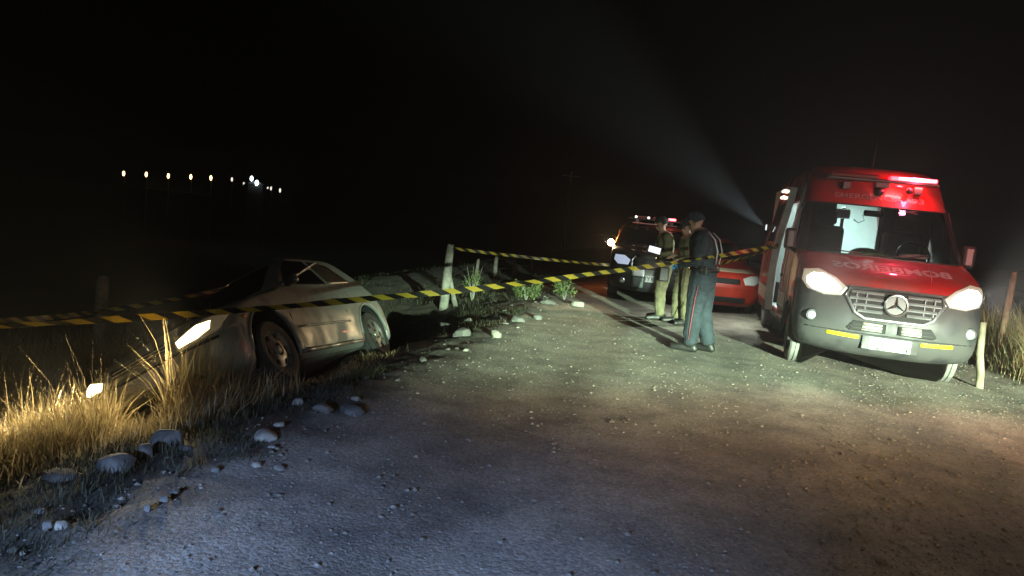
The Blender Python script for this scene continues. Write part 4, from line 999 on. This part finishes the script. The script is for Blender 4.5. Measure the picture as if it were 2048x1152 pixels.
# ------------------------------------------------------------------ rocks
def rock(label, x, y, sx, sy, sz, m=M_rock, group=None, sink=.42, rz=None):
    bm = bmesh.new(); bmesh.ops.create_icosphere(bm, subdivisions=3, radius=.5); sd = random.random() * 99
    cuts_ = [(Vector((random.gauss(0, 1), random.gauss(0, 1), random.gauss(0, 1))).normalized(), random.uniform(.27, .42)) for _ in range(9)]
    for v in bm.verts:
        p = v.co.copy(); n = noise.noise(p * 2.2 + Vector((sd, 0, 0))) * .24 + noise.noise(p * 5.0 + Vector((0, sd, 0))) * .09
        v.co = p * (1 + n)
        for pn, pd in cuts_:
            e = v.co.dot(pn) - pd
            if e > 0: v.co -= pn * e * .8
        for ax, lim in ((2, .33), (0, .44)):
            if abs(v.co[ax]) > lim: v.co[ax] = math.copysign(lim + (abs(v.co[ax]) - lim) * .25, v.co[ax])
        v.co = Vector((v.co.x * sx, v.co.y * sy, v.co.z * sz))
    me = bpy.data.meshes.new('rock'); bm.to_mesh(me); bm.free(); me.materials.append(m); me.polygons.foreach_set('use_smooth', [True] * len(me.polygons)); me.set_sharp_from_angle(angle=rad(22))
    o = bpy.data.objects.new('rock', me); COL.objects.link(o); o.location = (x, y, hgt(x, y) + sz * (.5 - sink)); o.rotation_euler = (random.uniform(-.2, .2), random.uniform(-.2, .2), random.uniform(0, 6) if rz is None else rz)
    return tag(o, label, 'rock', group or 'stones along the ditch edge')
def gpt(px, py):
    d = pray(px, py); t = 1.0
    for _ in range(400):
        p = Vector((0, 0, CAM_H)) + d * t
        if p.z <= hgt(p.x, p.y): break
        t += .03
    return p
ROCKS = [(420, 822, 88, 26, M_rock, 'flat wide grey rock below the crashed car grille, at the edge of the dry grass'), (333, 872, 62, 44, M_rock, 'rounded grey rock in the middle of the ditch edge row'),
         (292, 900, 36, 40, M_rock, 'upright narrow rock leaning on the rounded grey rock'), (232, 922, 76, 44, M_rock, 'large grey boulder at the left end of the ditch edge row'),
         (125, 952, 86, 18, M_rock, 'low half buried rock left of the large grey boulder'), (532, 868, 44, 20, M_rockw, 'white stone lying alone on dark soil below the front wheel'),
         (480, 806, 44, 44, M_rock, 'grey rock half hidden in weeds below the front wheel'), (594, 804, 24, 22, M_rockw, 'small pale stone right of the front wheel weeds'),
         (646, 818, 44, 18, M_rock, 'grey stone left of a pair on the road edge beyond the front wheel'), (705, 818, 54, 26, M_rock, 'grey stone right of a pair on the road edge beyond the front wheel'),
         (993, 667, 26, 22, M_rockw, 'bright whitish stone on the road verge below the tape'), (890, 652, 26, 20, M_rock, 'dark grey stone farthest left of the verge stones beyond the car'),
         (924, 664, 42, 22, M_rock, 'broad dark stone left of the bright whitish stone'), (937, 640, 18, 14, M_rock, 'small stone above the broad dark verge stone'),
         (1035, 637, 30, 16, M_rock, 'grey stone right of the bright whitish stone'), (1074, 634, 20, 14, M_rock, 'small grey stone right end of the verge stones'),
         (1095, 603, 34, 10, M_rock, 'flat stone beneath the two lit bushes'), (1157, 594, 24, 14, M_rockw, 'pale stone at the road edge near the patrol car'),
         (122, 1052, 24, 22, M_rockw, 'pale round stone in the dark lower left corner'), (96, 1048, 22, 18, M_rock, 'dim round stone beside the pale one in the lower left corner'),
         (512, 928, 20, 14, M_rockw, 'small pale stone on the soil at the road edge'), (328, 998, 20, 16, M_rock, 'small grey stone on bare soil near the left foreground road edge'), (430, 938, 22, 12, M_rock, 'small flat stone on bare soil right of the boulder row'), (295, 1018, 18, 16, M_rock, 'tiny grey stone low on the soil in the left foreground')]
for px, py, w, h, m_, lb in ROCKS:
    p = gpt(px, py + h * .35); k = p.y / FPX
    rock(lb, p.x, p.y, w * k * 1.15, w * k * random.uniform(.7, 1.0), h * k * 1.5, m_, rz=random.uniform(-.4, .4))
for i in range(48):
    s_ = random.uniform(2.2, 14); u_ = -2.35 + random.gauss(0, .28) - (.15 if s_ < 8 else 0); x, y = xy(u_, s_); w = random.uniform(.035, .10)
    lc = CARM.inverted() @ Vector((x, y, hgt(x, y)))
    if abs(lc.x) < .95 and -.2 < lc.y < 3.9: continue
    rock('fist sized grey stone scattered along the left road edge', x, y, w, w * random.uniform(.7, 1), w * random.uniform(.55, .8), random.choice((M_rock, M_rock, M_rockw)), 'fist sized stones scattered along the left road edge')

# ------------------------------------------------------------------ loose gravel
gm = MB(); ROCT = []
for k in range(10):
    vs = []
    for p in ((1, 0, 0), (-1, 0, 0), (0, 1, 0), (0, -1, 0), (0, 0, 1), (0, 0, -1), (.7, .7, .3), (-.7, -.6, .35), (.6, -.7, .3), (-.65, .7, .3)):
        vs.append(Vector(p) * random.uniform(.65, 1.15))
    bm = bmesh.new(); [bm.verts.new(v) for v in vs]; r = bmesh.ops.convex_hull(bm, input=bm.verts); bm.verts.index_update()
    bmesh.ops.delete(bm, geom=[v for v in bm.verts if not v.link_faces], context='VERTS'); bm.verts.index_update()
    ROCT.append(([v.co.copy() for v in bm.verts], [tuple(v.index for v in f.verts) for f in bm.faces])); bm.free()
NG = 38000
for i in range(NG):
    # denser close to the camera
    s_ = 1.4 + 11 * random.random() ** 1.9; u_ = random.uniform(-2.6, 4.6); x, y = xy(u_, s_)
    if y < 1.2 or (u_ < .35 * s_ - 1.0 and random.random() < .62): continue
    r = min(.019, .0042 * random.paretovariate(2.3)) * (1.0 if s_ < 7 else .85)
    sh, fc = random.choice(ROCT); a = random.uniform(0, 6.28); ca, sa = math.cos(a), math.sin(a); z = hgt(x, y) + r * .18
    gm.add([(x + (p.x * ca - p.y * sa) * r, y + (p.x * sa + p.y * ca) * r * .85, z + p.z * r * .62) for p in sh], fc)
me = bpy.data.meshes.new('loose_gravel'); me.from_pydata(gm.v, [], gm.f); me.materials.append(M_gravel)
go = bpy.data.objects.new('loose_gravel', me); COL.objects.link(go); tag(go, 'loose brown gravel pebbles strewn over the road surface', 'gravel', kind='stuff')

# ------------------------------------------------------------------ grass
def grassmat(name, c1, c2):
    m = bpy.data.materials.new(name); m.use_nodes = True; nt = m.node_tree; N = nt.nodes.new; L = nt.links.new
    b = nt.nodes['Principled BSDF']; b.inputs['Roughness'].default_value = .7
    tc = N('ShaderNodeTexCoord'); n = N('ShaderNodeTexNoise'); n.inputs['Scale'].default_value = 9; L(tc.outputs['Object'], n.inputs['Vector'])
    r = N('ShaderNodeValToRGB'); r.color_ramp.elements[0].position = .35; r.color_ramp.elements[1].position = .65
    r.color_ramp.elements[0].color = (*c1, 1); r.color_ramp.elements[1].color = (*c2, 1); L(n.outputs['Fac'], r.inputs[0]); L(r.outputs[0], b.inputs['Base Color'])
    t = N('ShaderNodeBsdfTranslucent'); L(r.outputs[0], t.inputs[0]); mx = N('ShaderNodeMixShader'); mx.inputs[0].default_value = .35
    L(b.outputs[0], mx.inputs[1]); L(t.outputs[0], mx.inputs[2]); L(mx.outputs[0], nt.nodes['Material Output'].inputs[0]); return m
M_dry = grassmat('dry_grass_blades', (.20, .145, .07), (.38, .31, .16))
M_green = grassmat('green_grass_blades', (.026, .030, .013), (.060, .058, .027))
CINV = CARM.inverted(); PLT = CARM @ Vector((-.03, 0, .42))
def blocked(x, y, z):
    lc = CINV @ Vector((x, y, z)); return abs(lc.x) < .84 and -.04 < lc.y < 3.8
def blade(m, x, y, h, w, lean, az, seg=3):
    if .0 < PLT.y - y < 1.5 and abs(x - PLT.x * y / PLT.y) < .17 and h > .2: h *= .42
    z = hgt(x, y) - .02; d = Vector((math.cos(az), math.sin(az), 0)); side = Vector((-d.y, d.x, 0)); vs = []
    a2 = random.uniform(0, 6.28); side = Vector((math.cos(a2), math.sin(a2), 0))
    for k in range(seg):
        t = k / seg; c = Vector((x, y, z)) + d * (lean * h * t * t) + Vector((0, 0, h * t * (1 - .25 * lean * t))); ww = w * (1 - t * .6)
        vs += [c - side * ww / 2, c + side * ww / 2]
    vs.append(Vector((x, y, z)) + d * lean * h + Vector((0, 0, h * (1 - .25 * lean))))
    fs = [(2 * k, 2 * k + 1, 2 * k + 3, 2 * k + 2) for k in range(seg - 1)] + [(2 * seg - 2, 2 * seg - 1, 2 * seg)]
    m.add(vs, fs)
def grow(m, n, region, hfun, wr=(.004, .009), clump=.08, per=6):
    k = 0; tries = 0
    while k < n and tries < n * 4:
        tries += 1
        u_, s_ = region(); x, y = xy(u_, s_)
        if y < .8: continue
        h0 = hfun(u_, s_, x, y)
        if h0 <= 0: continue
        for _ in range(per):
            xx, yy = x + random.gauss(0, clump), y + random.gauss(0, clump); h = h0 * random.uniform(.45, 1.15)
            if blocked(xx, yy, hgt(xx, yy) + .10): continue
            lc = CINV @ Vector((xx, yy, hgt(xx, yy)))
            if .78 < lc.x < 1.25 and .3 < lc.y < 3.9: h *= .35
            blade(m, xx, yy, h, random.uniform(*wr), random.uniform(.05, .6), random.uniform(0, 6.28)); k += 1
def finish(m, name, mt, label):
    me = bpy.data.meshes.new(name); me.from_pydata(m.v, [], m.f); me.materials.append(mt)
    o = bpy.data.objects.new(name, me); COL.objects.link(o); tag(o, label, 'grass', kind='stuff'); return o
def nzh(x, y, f=.9): return .5 + .5 * noise.noise(Vector((x * f, y * f, 2.2)))
g1 = MB()
grow(g1, 30000, lambda: (random.uniform(-7.0, -2.95), random.uniform(2.9, 7.4)), lambda u, s, x, y: (.18 + .56 * (.35 + .65 * nzh(x, y, 1.3)) * sstep(-2.8, -3.7, u)) * (.35 + .65 * sstep(3.0, 4.4, s)), wr=(.005, .013))
grow(g1, 1600, lambda: (random.uniform(-6.6, -3.3), random.uniform(4.3, 6.0)), lambda u, s, x, y: random.uniform(.65, 1.05), wr=(.003, .007))
finish(g1, 'dry_grass', M_dry, 'tall dry straw coloured grass around the nose of the crashed car')
g2 = MB()
grow(g2, 13000, lambda: (random.uniform(-5.0, -2.1), random.uniform(1.0, 5.4)), lambda u, s, x, y: (.03 + .13 * nzh(x, y, 2.2)) * (.4 + .6 * sstep(-2.0, -2.7, u)) if nzh(x, y, 1.1) > .36 else 0, clump=.05)
grow(g2, 5000, lambda: (random.uniform(-5.2, -2.35), random.uniform(8.5, 16)), lambda u, s, x, y: .04 + .12 * nzh(x, y, 2.0) if nzh(x, y, 1.0) > .5 else 0, clump=.07)
grow(g2, 2500, lambda: (random.uniform(-3.4, -2.5), random.uniform(4.4, 6.4)), lambda u, s, x, y: .06 + .12 * nzh(x, y, 2.0) if nzh(x, y, 1.7) > .5 else 0, clump=.05)
finish(g2, 'low_green_grass', M_green, 'low dark green grass and weeds on the ditch bank')
g3 = MB()
grow(g3, 19000, lambda: (4.5 + 3.2 * random.random() ** 1.3, random.uniform(6.8, 13.5)), lambda u, s, x, y: (.15 + .72 * sstep(4.45, 5.1, u) * (.45 + .7 * nzh(x, y, 1.2))) * (1 if x / y < .76 else .3), wr=(.005, .012), clump=.09)
grow(g3, 3000, lambda: (random.uniform(5, 10), random.uniform(12, 18)), lambda u, s, x, y: .3 + .4 * nzh(x, y, 1.2), clump=.10)
finish(g3, 'dry_grass', M_dry, 'tall dry reddish grass bank along the right side of the road')
g4 = MB()
grow(g4, 2600, lambda: (random.uniform(-8, -3.0), random.uniform(11, 26)), lambda u, s, x, y: .06 + .16 * nzh(x, y, .8) if nzh(x, y, .7) > .5 else 0, wr=(.006, .012), clump=.12)
finish(g4, 'field_grass', M_green, 'dim rough grass along the distant fence line')

# ------------------------------------------------------------------ bushes
M_leaf = grassmat('bush_leaves', (.06, .10, .025), (.15, .19, .06))
def bush(label, px, py, Y, w, h, n=900, m=M_leaf, name='bush'):
    b = at(px, py, Y); x, y = b.x, b.y; root = thing(name, label, 'bush', (x, y, hgt(x, y)), 0, 'bushes on the left verge')
    st = MB()
    for k in range(7):
        a = random.uniform(0, 6.28); r = random.uniform(.1, .4) * w; st.tube([(0, 0, -.05), (r * .4 * math.cos(a), r * .4 * math.sin(a), h * .4), (r * math.cos(a), r * math.sin(a), h * random.uniform(.6, .9))], [.012, .008, .003], 5)
    st.build('stems', M_wood, root); lf = MB()
    lobes = [(Vector((random.gauss(0, .22 * w), random.gauss(0, .18 * w), h * random.uniform(.3, .75))), random.uniform(.16, .28) * w) for _ in range(9)]
    for _ in range(n):
        c, r = random.choice(lobes); d = Vector((random.gauss(0, 1), random.gauss(0, 1), random.gauss(0, .9))).normalized(); p = c + d * r * random.uniform(.55, 1.1)
        if p.z < .0: p.z = random.uniform(0, .1)
        q = Vector((random.gauss(0, 1), random.gauss(0, 1), random.gauss(0, 1))).normalized(); e = q.cross(d).normalized(); L_ = random.uniform(.03, .055)
        lf.add([p, p + q * L_ * .5 + e * L_ * .25, p + q * L_, p + q * L_ * .5 - e * L_ * .25], [(0, 1, 2, 3)])
    me = bpy.data.meshes.new('leaves'); me.from_pydata(lf.v, [], lf.f); me.materials.append(m); o = bpy.data.objects.new('leaves', me); COL.objects.link(o); o.parent = root
    return root
bush('rounded green bush under the long tape, left of the two lit ones', 1052, 600, 13.4, .55, .42)
bush('rounded green bush under the long tape, nearest the patrol car', 1128, 596, 13.8, .48, .40)
bush('tall scraggly weed just right of the thick pale post', 945, 592, 13.6, .5, .75, 420)

# ------------------------------------------------------------------ far lights
M_sod = emis('sodium_glow', (1.0, .62, .22), 9); M_cool = emis('cool_lamp_glow', (.8, .95, 1.0), 9); M_dim = emis('dim_lamp_glow', (.8, .75, .62), 1.6)
def street_lamp(px, py, Y, m, r, label):
    p = at(px, py, Y); z0 = hgt(p.x, p.y, False) - .2
    t = thing('street_lamp', label, 'street lamp', (p.x, p.y, z0), 0, 'far row of street lamps')
    H = p.z - z0
    MB().tube([(0, .1, 0), (0, .1, H * .6), (0, .08, H + .25)], [.10, .08, .06], 6).build('pole', M_black, t, smooth=True)
    MB().tube([(0, .08, H + .25), (0, -.3, H + .35)], .05, 6).build('arm', M_black, t, smooth=True)
    MB().sphere((0, -.35, H), r, 10, 8, sc=(.55, .6, 1.25)).build('lamp_globe', m, t, smooth=True)
    MB().lathe([(.02, H + r * 1.6), (r * .8, H + r * 1.15)], (0, -.35, 0), 'z', 10).build('lamp_hood', M_black, t)
ordn = ['first', 'second', 'third', 'fourth', 'fifth']
for k, (px, py) in enumerate(((249, 347), (294, 349), (338, 352), (383, 354), (423, 356))):
    street_lamp(px, py, 170, M_sod, .46, 'orange street lamp far away, %s from the left of the row' % ordn[k])
street_lamp(465, 359, 172, M_dim, .40, 'faint pinkish street lamp far away, just left of the white floodlit building')
street_lamp(543, 377, 172, M_dim, .36, 'small pale far lamp just right of the white floodlit building')
street_lamp(561, 381, 172, M_dim, .42, 'small pale far lamp at the right end of the row')
bp_ = at(514, 366, 176); z0 = hgt(bp_.x, bp_.y, False)
fb = thing('far_building', 'tiny floodlit white building on the dark horizon', 'building', (bp_.x, bp_.y, z0), .2)
MB().box((0, 0, (bp_.z - z0) / 2 - .4), (3.4, 4.0, bp_.z - z0 + .2)).build('wall', mat('far_wall', (.03, .032, .032), .8, var=.2), fb)
H_ = bp_.z - z0 - .3
MB().prism([(-2.0, H_), (0, H_ + .8), (2.0, H_)], -2.2, 2.2).build('roof', mat('far_roof', (.12, .12, .12), .8), fb)
for x, z, r in ((-.9, H_ + 1.2, .55), (.35, H_ + .3, .60), (-2.6, H_ - .1, .25), (2.9, H_ - .6, .25)): MB().sphere((x, -2.6, z), r, 10, 8, sc=(.65, .3, 1.1)).build('flood_lamp', M_cool if r > .3 else M_dim, fb, smooth=True)
lamp('building_flood', 'POINT', (.2, -4.5, H_ + 1.2), 12, (.8, .95, 1.0), radius=.2, parent=fb)

# ------------------------------------------------------------------ fence wires
wf = thing('wire_fence', 'thin fence wires strung between the far stakes', 'fence')
qs = [at(900, 489, 13.0), at(955, 518, 19), at(993, 512, 21), at(1033, 517, 23), at(1066, 522, 25)]
for hh in (.25, .55):
    MB().tube([Vector((q.x, q.y, hgt(q.x, q.y) + hh)) for q in qs], .004, 4).build('wire', M_wire, wf)

# ------------------------------------------------------------------ night haze, added to carry the light streak and lamp glow
hz = MB().box((-40, 90, -.3), (290, 210, 20.4)).build('haze', [])
hm = bpy.data.materials.new('night_haze'); hm.use_nodes = True; nt = hm.node_tree; nt.nodes.clear()
pv = nt.nodes.new('ShaderNodeVolumePrincipled'); pv.inputs['Color'].default_value = (.9, .92, .95, 1); pv.inputs['Density'].default_value = .0008; pv.inputs['Anisotropy'].default_value = .45
ho = nt.nodes.new('ShaderNodeOutputMaterial'); nt.links.new(pv.outputs[0], ho.inputs['Volume'])
hz.data.materials.append(hm); tag(hz, 'thin night haze lit by the lamps', 'haze', kind='stuff')
